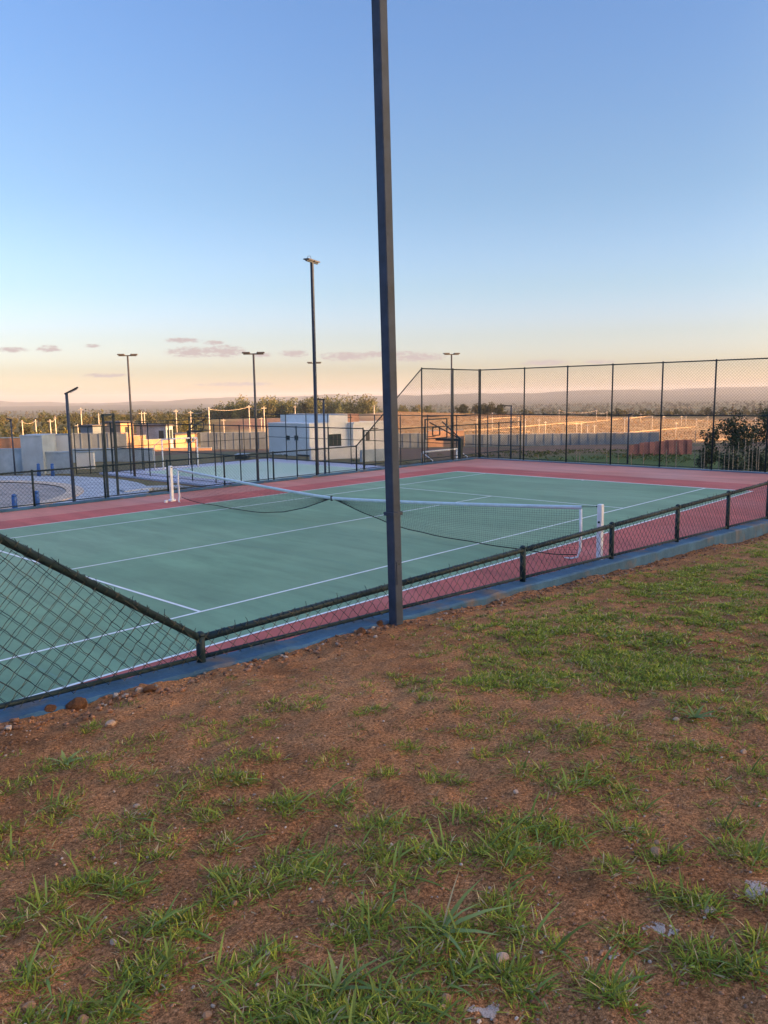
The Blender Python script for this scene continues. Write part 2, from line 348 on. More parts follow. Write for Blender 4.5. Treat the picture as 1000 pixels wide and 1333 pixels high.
# ------------------------------------------------------------------ ground sheet
def ground_colour(x, y):
    D = depth_of(x, y); lat = ((x-CAM[0])*RR[0]+(y-CAM[1])*RR[1])/np.maximum(np.abs(D), 1)
    n1 = fbm(x/14, y/14, 21); n2 = fbm(x/45, y/45, 31); n3 = fbm(x/120, y/120, 41)
    def c(*a): return np.array(a)
    dirt = c(.21, .125, .085); dry = c(.50, .32, .15); straw = c(.57, .39, .18); green = c(.07, .10, .035); wood = c(.055, .075, .03); farc = c(.10, .11, .075)
    mixf = lambda A, B, t: A*(1-t[..., None])+B*t[..., None]
    col = np.ones(x.shape+(3,))*dirt
    col = mixf(col, np.ones_like(col)*c(.10, .115, .045), sstep(.46, .62, n1)*.8)
    gm_ = np.exp(-((x-37)/13)**2-((y-10)/10)**2)
    col = mixf(col, np.ones_like(col)*c(.085, .125, .04), np.clip(gm_*1.5*(n1+.35), 0, 1))
    fld = sstep(150, 175, D)*(1-sstep(345, 400, D))
    fcol = mixf(np.ones_like(col)*dry, np.ones_like(col)*straw, sstep(.35, .65, n2))
    fcol = mixf(fcol, np.ones_like(col)*c(.36, .17, .10), sstep(.5, .62, n3)*.9*sstep(.12, -.05, lat))
    col = mixf(col, fcol, fld)
    lf = sstep(-.16, -.24, lat)*sstep(165, 200, D)
    col = mixf(col, np.ones_like(col)*c(.19, .16, .055), lf)
    woods = sstep(350, 420, D)
    wcol = mixf(np.ones_like(col)*wood, np.ones_like(col)*c(.20, .17, .08), sstep(.50, .66, n3)*.7)
    col = mixf(col, wcol, woods)
    col = mixf(col, np.ones_like(col)*farc, sstep(2200, 4200, D))
    nearb = (y < -8.4)
    bcol = mixf(np.ones_like(col)*dirt, np.ones_like(col)*c(.09, .12, .035), sstep(.38, .55, n1))
    return np.where(nearb[..., None], bcol, col)
rads = np.concatenate([[0.0], np.geomspace(1.2, 8200, 300)])
# angular spacing is finest in the direction the land is seen
base_az = math.atan2(d_[1], d_[0])
aa = np.concatenate([np.linspace(-math.pi, -0.62, 60, endpoint=False), np.linspace(-0.62, 0.62, 300, endpoint=False), np.linspace(0.62, math.pi, 61)])
AZ, RD = np.meshgrid(aa+base_az, rads, indexing='ij')
GX = CAM[0]+RD*np.cos(AZ); GY = CAM[1]+RD*np.sin(AZ)
GZ = terrain(GX, GY)
# keep the sheet below the finer surfaces laid on it (near bank, court slab, plaza, second court)
patch = (GX > -24) & (GX < 19.5) & (GY > -21) & (GY < -7.6)
GZ = np.where(patch, np.minimum(GZ, soil_plane(GX, GY))-.35, GZ)
GZ = np.where((np.abs(GX) < 19.2) & (GY > -9.6) & (GY < 9.6), np.minimum(GZ, -.45), GZ)
gm = grid_mesh('ground', GX, GY, GZ, ground_colour(GX, GY))
struct(link('ground', gm, M['terrain'], smooth=True))

# near bank of bare soil, with clods, ruts and small relief
def axis(segs):
    out = []
    for a, b, s in segs: out.append(np.arange(a, b, s))
    return np.unique(np.round(np.concatenate(out+[[segs[-1][1]]]), 4))
sx = axis([(-24, -14, .4), (-14, -12.7, .12), (-12.7, 0, .028), (0, 4, .04), (4, 18.5, .3)])
sy = axis([(-21, -14, .35), (-14, -12.8, .1), (-12.8, -8.6, .028)])
def soil_z(x, y):
    z = soil_plane(x, y)
    z = z+(fbm(x*.9, y*.9, 1)-.5)*.10+(fbm(x*4, y*4, 2, 3)-.5)*.045+(fbm(x*15, y*15, 4, 3)-.5)*.022
    bank = sstep(.75, .0, (-8.62-y)); z = z+bank*(.0+.06*(fbm(x*3.1, y*3.1, 8)-.45))
    return z
SXX, SYY = np.meshgrid(sx, sy, indexing='ij')
SZ = soil_z(SXX, SYY)+(fbm(SXX*45, SYY*45, 6, 2)-.4)*.012
n_a = fbm(SXX*1.1, SYY*1.1, 51); n_b = fbm(SXX*7, SYY*7, 52); n_c = fbm(SXX*30, SYY*30, 53, 2)
sc_ = 1.0+.55*(n_a-.5)+.6*(n_b-.5)+.5*(n_c-.4)
scol = np.stack([sc_*1.0, sc_*(.97+.12*(n_a-.5)), sc_*(.95+.2*(n_a-.5))], -1)
struct(link('soil_bank', grid_mesh('soil_bank', SXX, SYY, SZ, scol), M['soil'], smooth=True))

# ------------------------------------------------------------------ tennis court
slab = MB(); slab.box(-17.75, 17.75, -8.75, 8.75, -.5, 0)
court = struct(slab.build('court_surface', M['red']))
HX, HD, HS, HV = 11.885, 5.485, 4.115, 6.4
g = MB(); g.add([(-HX-1.9, -8.4, .002), (HX+1.9, -8.4, .002), (HX+1.9, HD+1.35, .002), (-HX-1.9, HD+1.35, .002)], [(0, 1, 2, 3)]); struct(g.build('inner_margin', M['red2'], court))
g = MB(); g.add([(-HX, -HD, .004), (HX, -HD, .004), (HX, HD, .004), (-HX, HD, .004)], [(0, 1, 2, 3)])
struct(g.build('playing_area', M['green'], court))
def line(x0, x1, y0, y1):
    b = MB(); b.add([(x0, y0, .008), (x1, y0, .008), (x1, y1, .008), (x0, y1, .008)], [(0, 1, 2, 3)]); b.build('painted_line', M['line'], court)
lw = .05
for s in (-1, 1):
    line(s*HX-.05, s*HX+.05, -HD-lw/2, HD+lw/2)
    line(-HX+.05, HX-.05, s*HD-lw/2, s*HD+lw/2)
    line(-HX+.05, HX-.05, s*HS-lw/2, s*HS+lw/2)
    line(s*HV-lw/2, s*HV+lw/2, -HS+lw/2, HS-lw/2)
line(-HV+lw/2, HV-lw/2, -lw/2, lw/2)
M['joint'] = mat('court_joint', (.15, .26, .18), .6, .05, 3)
for xj in (-8.9, -2.9, 3.4, 9.2):
    b = MB(); b.add([(xj, -HD+.03, .006), (xj+.018, -HD+.03, .006), (xj+.018, HD-.03, .006), (xj, HD-.03, .006)], [(0, 1, 2, 3)]); b.build('surface_joint', M['joint'], court)
line(-HX+.05, -HX+.2, -lw/2, lw/2); line(HX-.2, HX-.05, -lw/2, lw/2)

# kerbs
def kerb_run(name, label, xs, y0, y1, ztop, zbot):
    V, F = [], []
    for i, x in enumerate(xs):
        zt = ztop(x)+(random.random()-.5)*.012-(.012 if random.random() < .06 else 0); j = .03*(float(fbm(np.array([x*1.7]), np.array([y0]), 3)[0])-.5)+(random.random()-.5)*.010
        V += [(x, y0+j, zbot(x)), (x, y0+j, zt-.018), (x, y0+.018+j, zt), (x, y1-.018, zt), (x, y1, zt-.018), (x, y1, zbot(x))]
        if i:
            a, b = (i-1)*6, i*6
            F += [(a+k, b+k, b+k+1, a+k+1) for k in range(5)]
    n = len(xs)-1
    F += [(0, 1, 2, 3, 4, 5), tuple(n*6+k for k in (5, 4, 3, 2, 1, 0))]
    b = MB(); b.add(V, [f[::-1] for f in F]); o = b.build(name, M['kerb']); return tag(o, label, 'kerb')
kerb_run('retaining_kerb', 'blue painted concrete kerb sloping between the bare soil bank and the court', np.arange(-17.75, 17.8, .11), -8.66, -8.42, lambda x: float(kerb_z(x)), lambda x: -.3)
kerb_run('court_kerb', 'low blue kerb under the long fence beside the round plaza', np.arange(-17.75, 17.8, .5), 8.42, 8.66, lambda x: .07, lambda x: -1.4)
V = MB(); V.cbox(17.42, 17.66, -8.41, 8.41, -1.0, .045, .018); tag(V.build('court_kerb', M['grey_wall']), 'low dark kerb under the tall end fence by the saplings', 'kerb')

# ------------------------------------------------------------------ chain-link fences
def clip(p0, p1, poly):
    t0, t1 = 0.0, 1.0; dx, dy = p1[0]-p0[0], p1[1]-p0[1]
    n = len(poly)
    for i in range(n):
        a, b = poly[i], poly[(i+1) % n]
        ex, ey = b[0]-a[0], b[1]-a[1]
        num = ex*(p0[1]-a[1])-ey*(p0[0]-a[0]); den = ex*dy-ey*dx
        if abs(den) < 1e-9:
            if num < 0: return None
            continue
        t = -num/den
        if den > 0: t0 = max(t0, t)
        else: t1 = min(t1, t)
    if t1-t0 < 1e-4: return None
    return (p0[0]+dx*t0, p0[1]+dy*t0), (p0[0]+dx*t1, p0[1]+dy*t1)
def link_mesh(poly, diag=.115, r=.0022, wavy=False, off=0.0, jit=0.0, seed=0):
    """diamond wire mesh filling a convex counter-clockwise polygon in (along, up); local frame x along, z up"""
    rg = random.Random(seed); b = MB()
    xs = [p[0] for p in poly]; zs = [p[1] for p in poly]
    x0, x1, z0, z1 = min(xs), max(xs), min(zs), max(zs); H = z1-z0
    for s in (1, -1):
        k0 = int((x0-H)/diag)-1; k1 = int((x1+H)/diag)+2
        for k in range(k0, k1):
            a = k*diag+rg.uniform(-jit, jit)
            p0, p1 = ((a, z0), (a+H, z1)) if s > 0 else ((a, z1), (a+H, z0))
            c = clip(p0, p1, poly)
            if not c: continue
            (ax, az), (bx, bz) = c
            if wavy:
                ln = math.hypot(bx-ax, bz-az); n = max(1, int(ln/(diag*.3536)))
                pts = [(ax+(bx-ax)*t/n+rg.uniform(-jit, jit)*.4, off+s*(.0045 if (t % 2) else -.0045), az+(bz-az)*t/n+rg.uniform(-jit, jit)*.4) for t in range(n+1)]
                b.tube(pts, r, 3, False)
            else: b.tube([(ax, off+s*.002, az), (bx, off+s*.002, bz)], r, 3, False)
    return b.mesh('wire_mesh')
def post_mesh(r, h, z0=0.0, cap=True):
    b = MB(); b.tube([(0, 0, z0), (0, 0, h)], r, 10)
    if cap: b.tube([(0, 0, h), (0, 0, h+.012), (0, 0, h+.03)], [r*1.12, r*1.12, r*.5], 10)
    return b.mesh('post')
def fence(name, label, p0, ang, xs, tops, bots, mids=(), wavy=False, postr=.03, r=.0024, double=(), cat='fence', group=None, spikes=False, railr=.024, diag=.115):
    """posts at distances xs along ang from p0 with heights tops/bots (absolute z)"""
    root = thing(name, p0, label, cat, group, ang); cache = {}
    z00 = p0[2]
    for i, x in enumerate(xs):
        key = (round(tops[i], 2), round(bots[i], 2))
        if key not in cache: cache[key] = post_mesh(postr, tops[i]-z00, bots[i]-z00)
        o = link('post', cache[key], M['steel'], root, False, True); o.location = (x, 0, 0)
    for i in range(len(xs)-1):
        a, b_ = xs[i]+postr, xs[i+1]-postr
        l = xs[i+1]-xs[i]
        zt = lambda t: tops[i]+(tops[i+1]-tops[i])*t-z00
        zb = lambda t: bots[i]+(bots[i+1]-bots[i])*t-z00+.06
        m = MB(); m.tube([(xs[i], 0, zt(0)-.02), (xs[i+1], 0, zt(1)-.02)], railr, 8); m.build('top_rail', M['steel'], root, False, True)
        m = MB(); m.tube([(xs[i], 0, zb(0)), (xs[i+1], 0, zb(1))], railr*.6, 6); m.build('bottom_rail', M['steel'], root, False, True)
        for mz in mids:
            if min(tops[i], tops[i+1]) > mz+.3:
                m = MB(); m.tube([(xs[i], 0, mz-z00), (xs[i+1], 0, mz-z00)], railr*.85, 6); m.build('middle_rail', M['steel'], root, False, True)
        poly = [(0, zb(0)-.02), (l, zb(1)-.02), (l, zt(1)+.02), (0, zt(0)+.02)]
        key = tuple(round(v-poly[0][1], 3) for _, v in poly)+(round(l, 3), i in double)
        if key not in cache:
            pz = poly[0][1]; pl = [(x, z-pz) for x, z in poly]
            cache[key] = (link_mesh(pl, diag, r, wavy, -.028, .008 if wavy else 0, i), link_mesh(pl, diag*.98, r*.7, wavy, .03, .006, i+50) if i in double else None)
        for mm, mm_name in zip(cache[key], ('wire_mesh', 'wire_mesh')):
            if mm is None: continue
            o = stuff(link(mm_name, mm, M['wire'], root, False)); o.location = (xs[i], 0, poly[0][1])
        if spikes:                                             # twisted wire ends standing above the rail
            m = MB(); n = int(l/.115); rg = random.Random(i)
            for k in range(n):
                x = xs[i]+(k+.5)*l/n; t = (k+.5)/n; h = rg.choice((.02, .025, .03, .03, .055)); q = rg.uniform(-.02, .02)
                m.tube([(x, -.026, zt(t)-.03), (x+q*.4, -.024, zt(t)+h*.6), (x+q, -.02, zt(t)+h)], r*.9, 3, False)
            for k in range(int(l/.34)):                     # tie wires twisted round the rail
                x = xs[i]+.2+k*.34; t = min(1, (x-xs[i])/l); zc = zt(t)-.02
                m.tube([(x+.004*q, (railr+.004)*math.cos(q), zc+(railr+.004)*math.sin(q)) for q in np.linspace(0, 7.2, 10)], r*.9, 3, False)
            stuff(m.build('wire_end', M['wire'], root, False))
    return root
SP = 2.1
xs_all = [-17.5, -15.45, -13.4, -11.4, -9.3]+[-9.3+SP*k for k in range(1, 9)]+[9.35, 11.4, 13.4, 15.45, 17.5]
def low_tops(x, lo):
    ax = abs(x)
    if ax >= 13.3: return 4.1
    if ax <= 9.4: return lo
    return lo+(4.1-lo)*(ax-9.3)/4.1
xs_far = [-17.5, -15.45, -13.4, -9.4, -7.35, -5.3, -3.25, -1.16, .95, 3.1, 5.2, 7.25, 9.36, 13.35, 15.5, 17.45]
xs_diag = [x for x in xs_all if abs(abs(x)-11.4) > .01]
fence('chain_link_fence', 'dark green chain link fence standing on the sloping blue kerb beside the bare soil', (-17.5, -8.5, 0), 0, [x+17.5 for x in xs_diag],
      [low_tops(x, 1.24) for x in xs_diag], [float(kerb_z(x))-.02 for x in xs_diag], (), True, .033, .0026, double=(2,), spikes=True, railr=.028)
fence('chain_link_fence', 'dark chain link fence along the court side by the round plaza, low in the middle', (-17.5, 8.5, 0), 0, [x+17.5 for x in xs_far],
      [low_tops(x, 1.05) for x in xs_far], [.06]*len(xs_far), (2.06,), r=.0034)
ys = [8.42-2.04*k for k in range(1, 9)]; ys = [y for y in ys if y > -8.2]
root_end = fence('chain_link_fence', 'tall chain link fence with a middle rail closing the far end of the court', (17.5, -8.5, 0), math.pi/2, [.2, 2.3, 4.4, 6.3, 8.32, 10.4, 12.45, 14.58, 16.96],
      [4.1]*9, [.04]*9, (2.06,), r=.0030)
fence('chain_link_fence', 'tall chain link fence closing the court end on the upper bank side', (-17.5, -8.5, 0), math.pi/2, [.1+2.1*k for k in range(9)], [4.1]*9, [.05]*9, (2.06,))

# ------------------------------------------------------------------ tennis net
def net_top(y):
    a = abs(y)/6.4; return .64+.33*a**1.25
def net_bot(y):
    a = abs(y)
    if y > 0: z = np.interp(a, [0, .3, .9, 1.6, 2.4, 3.4, 5.6, 6.0, 6.4], [.60, .50, .31, .155, .06, .03, .035, .06, .13])
    else: z = np.interp(a, [0, .4, .95, 1.65, 2.3, 2.95, 4.1, 5.2, 6.0, 6.4], [.60, .49, .35, .18, .10, .055, .045, .05, .06, .10])
    return float(z)
def net_x(y, t): return .10*math.sin(abs(y)*.8)*t*t*math.copysign(1, y)*-1+.02*math.sin(y*5.1+t*3)*t
net = thing('tennis_net', (0, 0, 0), 'sagging black tennis net with white headband, its bottom cord tied up at the middle', 'net')
NY, NZ = 250, 20
ysn = np.linspace(-6.38, 6.38, NY)
P = np.zeros((NY, NZ, 3))
for i, y in enumerate(ysn):
    zt, zb = net_top(y)-.06, net_bot(y)
    for k in range(NZ):
        t = k/(NZ-1); P[i, k] = (net_x(y, t)+random.uniform(-.003, .003), y+random.uniform(-.004, .004), zt+(zb-zt)*t)
nb = MB()
for i in range(NY): nb.tube([P[i, k] for k in range(NZ)], .0018, 3, False)
for k in range(NZ): nb.tube([P[i, k] for i in range(0, NY)], .0018 if k < NZ-1 else .003, 3, False)
stuff(nb.build('net_mesh', M['cord'], net))
b = MB(); ph = []
for i, y in enumerate(np.linspace(-6.42, 6.42, 90)): ph.append((y, net_top(y)))
for s in (-1, 1):
    pass
vs, fs = [], []
for i, (y, z) in enumerate(ph):
    wv = .004*math.sin(y*7)
    vs += [(-.013+wv, y, z-.062), (-.016+wv, y, z-.002), (0+wv, y, z+.006), (.016+wv, y, z-.002), (.013+wv, y, z-.062)]
    if i: fs += [((i-1)*5+k, i*5+k, i*5+(k+1) % 5, (i-1)*5+(k+1) % 5) for k in range(5)]
b.add(vs, fs); b.build('headband', M['band'], net, smooth=True)
b = MB(); b.tube([(net_x(y, 1), y, net_bot(y)+.004) for y in np.linspace(-6.38, 6.38, 150)], .010, 6); b.build('bottom_cord', M['cord'], net, smooth=True)
for s in (-1, 1):
    b = MB(); y = s*6.40
    b.tube([(0, y, net_top(y)-.06), (0, y+.01*s, .55), (.01, y, .18), (-.03, y-.02*s, .05), (-.09, y-.12*s, .022), (-.12, y-.24*s, .03)][:6], [.028, .028, .026, .022, .014, .008], 6); b.build('end_strap', M['white_metal'], net, smooth=True)
    b = MB(); b.tube([(0, s*6.42, net_top(6.4)-.015), (0, s*6.6, net_top(6.4)+.0), (0, s*6.72, .985)], .005, 5); b.build('cable', M['cord'], net)
b = MB(); b.box(-.02, .02, -.02, .02, .55, .665); b.build('centre_strap', M['cord'], net)
for s, lab in ((-1, 'white square net post beside the blue kerb'), (1, 'white square net post on the plaza side of the court')):
    t = thing('net_post', (0, s*6.78, 0), lab, 'post', 'net posts')
    b = MB(); b.cbox(-.045, .045, s*6.78-.045, s*6.78+.045, 0.03, 1.03, .01); b.build('shaft', M['white_metal'], t)
    b = MB(); b.cbox(-.085, .085, s*6.78-.085, s*6.78+.085, 0, .06, .01); b.build('base_plate', M['white_metal'], t)
    b = MB(); b.tube([(-.06, s*6.78, .72), (.06, s*6.78, .72)], .02, 8); b.build('winch', M['steel'], t)
    b = MB(); b.tube([(0, s*6.735, .985), (0, s*6.70, .985)], .014, 8); b.build('cable_eye', M['steel'], t)
b = MB(); b.cbox(-.33, -.25, 6.6, 6.68, 0, .07, .01); tag(b.build('ground_anchor', M['white_metal']), 'small white ground anchor on the red surface by the plaza side net post', 'anchor')

# ------------------------------------------------------------------ floodlight poles of the tennis court
def flood_pole(loc, h, label, group, wdt=.10, lean=0.0, rz=0.0, mt='pole'):
    t = thing('floodlight_pole', loc, label, 'light pole', group, rz)
    b = MB(); b.cbox(-wdt/2, wdt/2, -wdt/2, wdt/2, 0, h, .006); b.build('shaft', M[mt], t, False)
    b = MB(); b.cbox(-wdt*.9, wdt*.9, -wdt*.9, wdt*.9, -.10, .0, .006); b.build('base_plate', M[mt], t, False)
    b = MB(); b.box(-wdt/2-.012, wdt/2+.012, -wdt/2-.012, wdt/2+.012, 1.02, 1.05); b.build('weld_band', M[mt], t, False)
    b = MB(); b.box(-wdt*.3, wdt*.3, -wdt/2-.006, -wdt/2-.0005, .42, .62); hatch = b.build('access_hatch', M[mt], t, False)
    b = MB(); b.tube([(0, -wdt/2-.006, .6), (0, -wdt/2-.012, .6)], .007, 6); b.build('hatch_screw', M['steel'], hatch, False)
    b = MB(); b.box(-.43, .43, -.035, .035, h, h+.05); arm = b.build('cross_arm', M[mt], t, False)
    for s in (-1, 1):
        b = MB(); b.cbox(s*.23-.21, s*.23+.21, -.12, .12, h+.053, h+.095, .012); f = b.build('floodlight', M['pole_grey'], t, False)
        b = MB(); b.box(s*.23-.18, s*.23+.18, -.11, -.04, h+.046, h+.0525); b.build('lens', M['lens'], f, False)
    b = MB(); b.tube([(-.36, 0, h+.095), (-.28, 0, h+.19), (-.12, 0, h+.22), (.0, 0, h+.095)], .008, 6); b.build('cable_loop', M['black'], t, False)
    if lean: t.rotation_euler = (-lean*RR[1]*0, 0, rz); t.rotation_euler = Matrix.Rotation(lean, 3, Vector((d_[0], d_[1], 0)).normalized()).to_euler()
    return t
near_z = float(kerb_z(-7.46))-.07
fp = flood_pole((-7.46, -8.735, near_z), 8.0-near_z, 'tall dark square light pole rising beside the blue kerb and bare soil', 'tennis court light poles', wdt=.092, lean=-R(.85))
flood_pole((7.5, 8.74, -.6), 8.38, 'tall dark square light pole behind the fence by the pale green court', 'tennis court light poles', rz=R(20))


# ================================================================== the lower ground behind the court
G = -1.5
# second court with lilac margin
c2 = MB(); c2.box(11.2, 24.6, 10.2, 33.0, -1.9, G); court2 = struct(c2.build('multi_sport_court', M['court2b']))
b = MB(); b.add([(13.0, 11.6, G+.004), (22.6, 11.6, G+.004), (22.6, 30.9, G+.004), (13.0, 30.9, G+.004)], [(0, 1, 2, 3)]); struct(b.build('playing_area', M['court2'], court2))
def line2(x0, x1, y0, y1):
    b = MB(); b.add([(x0, y0, G+.008), (x1, y0, G+.008), (x1, y1, G+.008), (x0, y1, G+.008)], [(0, 1, 2, 3)]); b.build('painted_line', M['line'], court2)
line2(13.0, 22.6, 21.2, 21.28); line2(12.96, 13.04, 11.6, 30.9); line2(22.56, 22.64, 11.6, 30.9); line2(13.04, 22.56, 30.86, 30.94); line2(13.04, 22.56, 11.56, 11.64)
# round plaza: grey ring, tan band, brown disc
def ring(r0, r1, z, cx, cy, n=96, z0=None):
    b = MB(); V = []; F = []
    for k in range(n):
        a = 2*math.pi*k/n
        V += [(cx+r0*math.cos(a), cy+r0*math.sin(a), z), (cx+r1*math.cos(a), cy+r1*math.sin(a), z), (cx+r1*math.cos(a), cy+r1*math.sin(a), z-.25)]
        j = (k+1) % n; F += [(3*k, 3*k+1, 3*j+1, 3*j), (3*k+1, 3*k+2, 3*j+2, 3*j+1)]
    b.add(V, F); return b
PC = (-2.0, 28.0)
def brick_mat(name, c1, c2, mortar, sx):
    m = bpy.data.materials.new(name); m.use_nodes = True; t = m.node_tree; n = t.nodes; l = t.links; bs = n['Principled BSDF']
    g_ = n.new('ShaderNodeNewGeometry'); bt = n.new('ShaderNodeTexBrick'); l.new(g_.outputs['Position'], bt.inputs['Vector'])
    bt.inputs['Scale'].default_value = sx; bt.inputs['Color1'].default_value = (*c1, 1); bt.inputs['Color2'].default_value = (*c2, 1); bt.inputs['Mortar'].default_value = (*mortar, 1); bt.inputs['Mortar Size'].default_value = .03
    nz_ = n.new('ShaderNodeTexNoise'); nz_.inputs['Scale'].default_value = 1.3; nz_.inputs['Detail'].default_value = 6; l.new(g_.outputs['Position'], nz_.inputs['Vector'])
    mx = n.new('ShaderNodeMix'); mx.data_type = 'RGBA'; mx.blend_type = 'OVERLAY'; mx.inputs[0].default_value = .6; l.new(bt.outputs[0], mx.inputs[6]); l.new(nz_.outputs[0], mx.inputs[7])
    l.new(mx.outputs[2], bs.inputs['Base Color']); bs.inputs['Roughness'].default_value = .85
    return m
M['paving'] = brick_mat('plaza_setts', (.44, .48, .54), (.38, .42, .48), (.26, .27, .29), 2.2)
M['disc'] = brick_mat('disc_setts', (.38, .33, .30), (.32, .28, .26), (.22, .19, .17), 2.2)
struct(ring(0.05, 7.9, G+.012, *PC).build('plaza_disc', M['disc']))
struct(ring(7.9, 8.7, G+.05, *PC).build('plaza_band', M['paving_tan']))
struct(ring(8.7, 11.8, G+.008, *PC).build('plaza_ring', M['paving']))
# dry lawn between plaza, court and the second court
LX, LY = np.meshgrid(np.arange(-18, 40.1, .5), np.arange(9.0, 60.1, .5), indexing='ij')
b1 = np.hypot(LX-PC[0], LY-PC[1])
LZ = -.12+(G+.0+.12)*sstep(8.7, 14.0, LY)-.02+(fbm(LX*.7, LY*.7, 61)-.5)*.12
LZ = np.where(LX > 17.5, G+(fbm(LX*.7, LY*.7, 61)-.5)*.1, LZ)
LZ = np.where((b1 < 12.2), np.minimum(LZ, G-.10), LZ)
LZ = np.where((LX > 10.9) & (LX < 25) & (LY > 9.9) & (LY < 33.4), np.minimum(LZ, G-.12), LZ)
far_z = terrain(LX, LY)
edge = np.maximum(sstep(27, 33, LX), sstep(40, 52, LY))
LZ = LZ*(1-edge)+(far_z-.05)*edge
struct(link('lawn', grid_mesh('lawn', LX, LY, LZ), M['drygrass'], smooth=True))
# a pale footpath edging the lawn beside the plaza
pp = [gz(x, y, G) for x, y in ((162, 641), (200, 636), (240, 635), (275, 640))]
b = MB(); V = []; F = []
for i, p in enumerate(pp):
    V += [(p[0], p[1], G+.06), (p[0]+.25, p[1]+.9, G+.06), (p[0]+.25, p[1]+.9, G-.2), (p[0], p[1], G-.2)]
    if i: a = 4*(i-1); c = 4*i; F += [(a, c, c+1, a+1), (a+1, c+1, c+2, a+2), (a+3, c+3, c, a)]
b.add(V, F); struct(b.build('footpath', M['paving']))

# fences of the second court: posts, top, middle rail, mesh
def simple_fence(label, p0, p1, h, nb, group):
    a = math.atan2(p1[1]-p0[1], p1[0]-p0[0]); ln = math.hypot(p1[0]-p0[0], p1[1]-p0[1])
    xs = [ln*k/nb for k in range(nb+1)]
    return fence('court_fence', label, (p0[0], p0[1], G), a, xs, [G+h]*len(xs), [G]*len(xs), (G+h*.5,), postr=.03, r=.0020, group=group, diag=.14)
simple_fence('tall wire fence of the pale green court on the side facing the plaza lawn', (11.9, 10.6), (11.9, 32.6), 3.1, 10, 'fences of the pale green court')
simple_fence('tall wire fence of the pale green court in front of the white building', (24.2, 10.6), (24.2, 32.6), 3.3, 10, 'fences of the pale green court')
simple_fence('tall wire fence of the pale green court next to the tennis court', (11.95, 10.6), (24.15, 10.6), 3.0, 6, 'fences of the pale green court')
simple_fence('tall wire fence of the pale green court behind the white goal', (11.95, 32.6), (24.15, 32.6), 3.1, 6, 'fences of the pale green court')

pf0, pf1 = gz(100, 618, G), gz(188, 612.5, G)
simple_fence('thin dark wire fence in front of the dark block wall by the plaza', pf0, pf1, 2.9, 5, 'fences of the pale green court')
# goals and hoops
def goal(x0, x1, y, back, h, label):
    t = thing('futsal_goal', ((x0+x1)/2, y, G), label, 'goal', 'futsal goals')
    for x in (x0, x1):
        b = MB(); b.tube([(x, y, G), (x, y, G+h)], .045, 8); b.build('upright', M['white_metal'], t, smooth=True)
        b = MB(); b.tube([(x, y+back, G), (x, y+back*.95, G+h*.78), (x, y, G+h)], .025, 6); b.build('back_stay', M['white_metal'], t, smooth=True)
    b = MB(); b.tube([(x0, y, G+h), (x1, y, G+h)], .045, 8); b.build('crossbar', M['white_metal'], t, smooth=True)
    b = MB(); b.tube([(x0, y+back, G+.03), (x1, y+back, G+.03)], .02, 6); b.build('ground_bar', M['white_metal'], t)
goal(14.5, 17.1, 31.0, 1.0, 1.95, 'white tube goal behind the plaza lawn near the unfinished houses')
goal(17.2, 20.0, 11.75, -.7, 1.7, 'white tube goal below the tall dark hoop stand')
def hoop(base, bx, by, label, flip):
    t = thing('basketball_hoop', base, label, 'hoop', 'basketball hoops')
    x, y = base[0], base[1]
    b = MB(); b.cbox(x-.09, x+.09, y-.09, y+.09, G, G+2.35, .01); b.build('post', M['steel'], t)
    b = MB(); b.bar((x, y, G+2.3), (bx, by, G+2.3), .12, .12); b.build('arm', M['steel'], t)
    for s in (-.5, .5):
        b = MB(); b.bar((x, y, G+2.36), (bx+s, by, G+3.15), .05, .05); b.build('brace', M['steel'], t)
    bd = MB()
    for (p, q) in (((-.85, 2.35), (.85, 2.35)), ((-.85, 3.3), (.85, 3.3)), ((-.85, 2.35), (-.85, 3.3)), ((.85, 2.35), (.85, 3.3)), ((-.28, 2.5), (.28, 2.5)), ((-.28, 2.9), (.28, 2.9)), ((-.28, 2.5), (-.28, 2.9)), ((.28, 2.5), (.28, 2.9))):
        bd.bar((bx+p[0], by, G+p[1]), (bx+q[0], by, G+q[1]), .05, .05)
    bo = bd.build('backboard_frame', M['steel'], t)
    rm = MB(); rm.tube([(bx+.22*math.cos(a), by+flip*(.34+.22*math.sin(a)), G+2.42) for a in np.linspace(0, 2*math.pi, 17)], .012, 5, False); rm.build('rim', M['steel'], bo, world=True)
    bpy.data.objects[-1] if False else None
hoop((18.0, 10.0, G), 18.0, 11.5, 'black basketball hoop stand rising behind the tall end of the side fence', 1)
hoop((18.0, 33.3, G), 18.0, 31.9, 'black basketball hoop stand behind the white goal near the unfinished houses', -1)
# steel portal beside the plaza
pa, pb = gz(141, 650, G), gz(154, 644, G)
t = thing('portal_frame', tuple(pb), 'black square steel portal frame standing at the plaza edge', 'frame')
for p in (pa, pb):
    b = MB(); b.cbox(p[0]-.045, p[0]+.045, p[1]-.045, p[1]+.045, G, G+3.75, .006); b.build('upright', M['steel'], t)
b = MB(); b.bar((pa[0], pa[1], G+3.79), (pb[0], pb[1], G+3.79), .12, .09); b.build('top_beam', M['steel'], t)

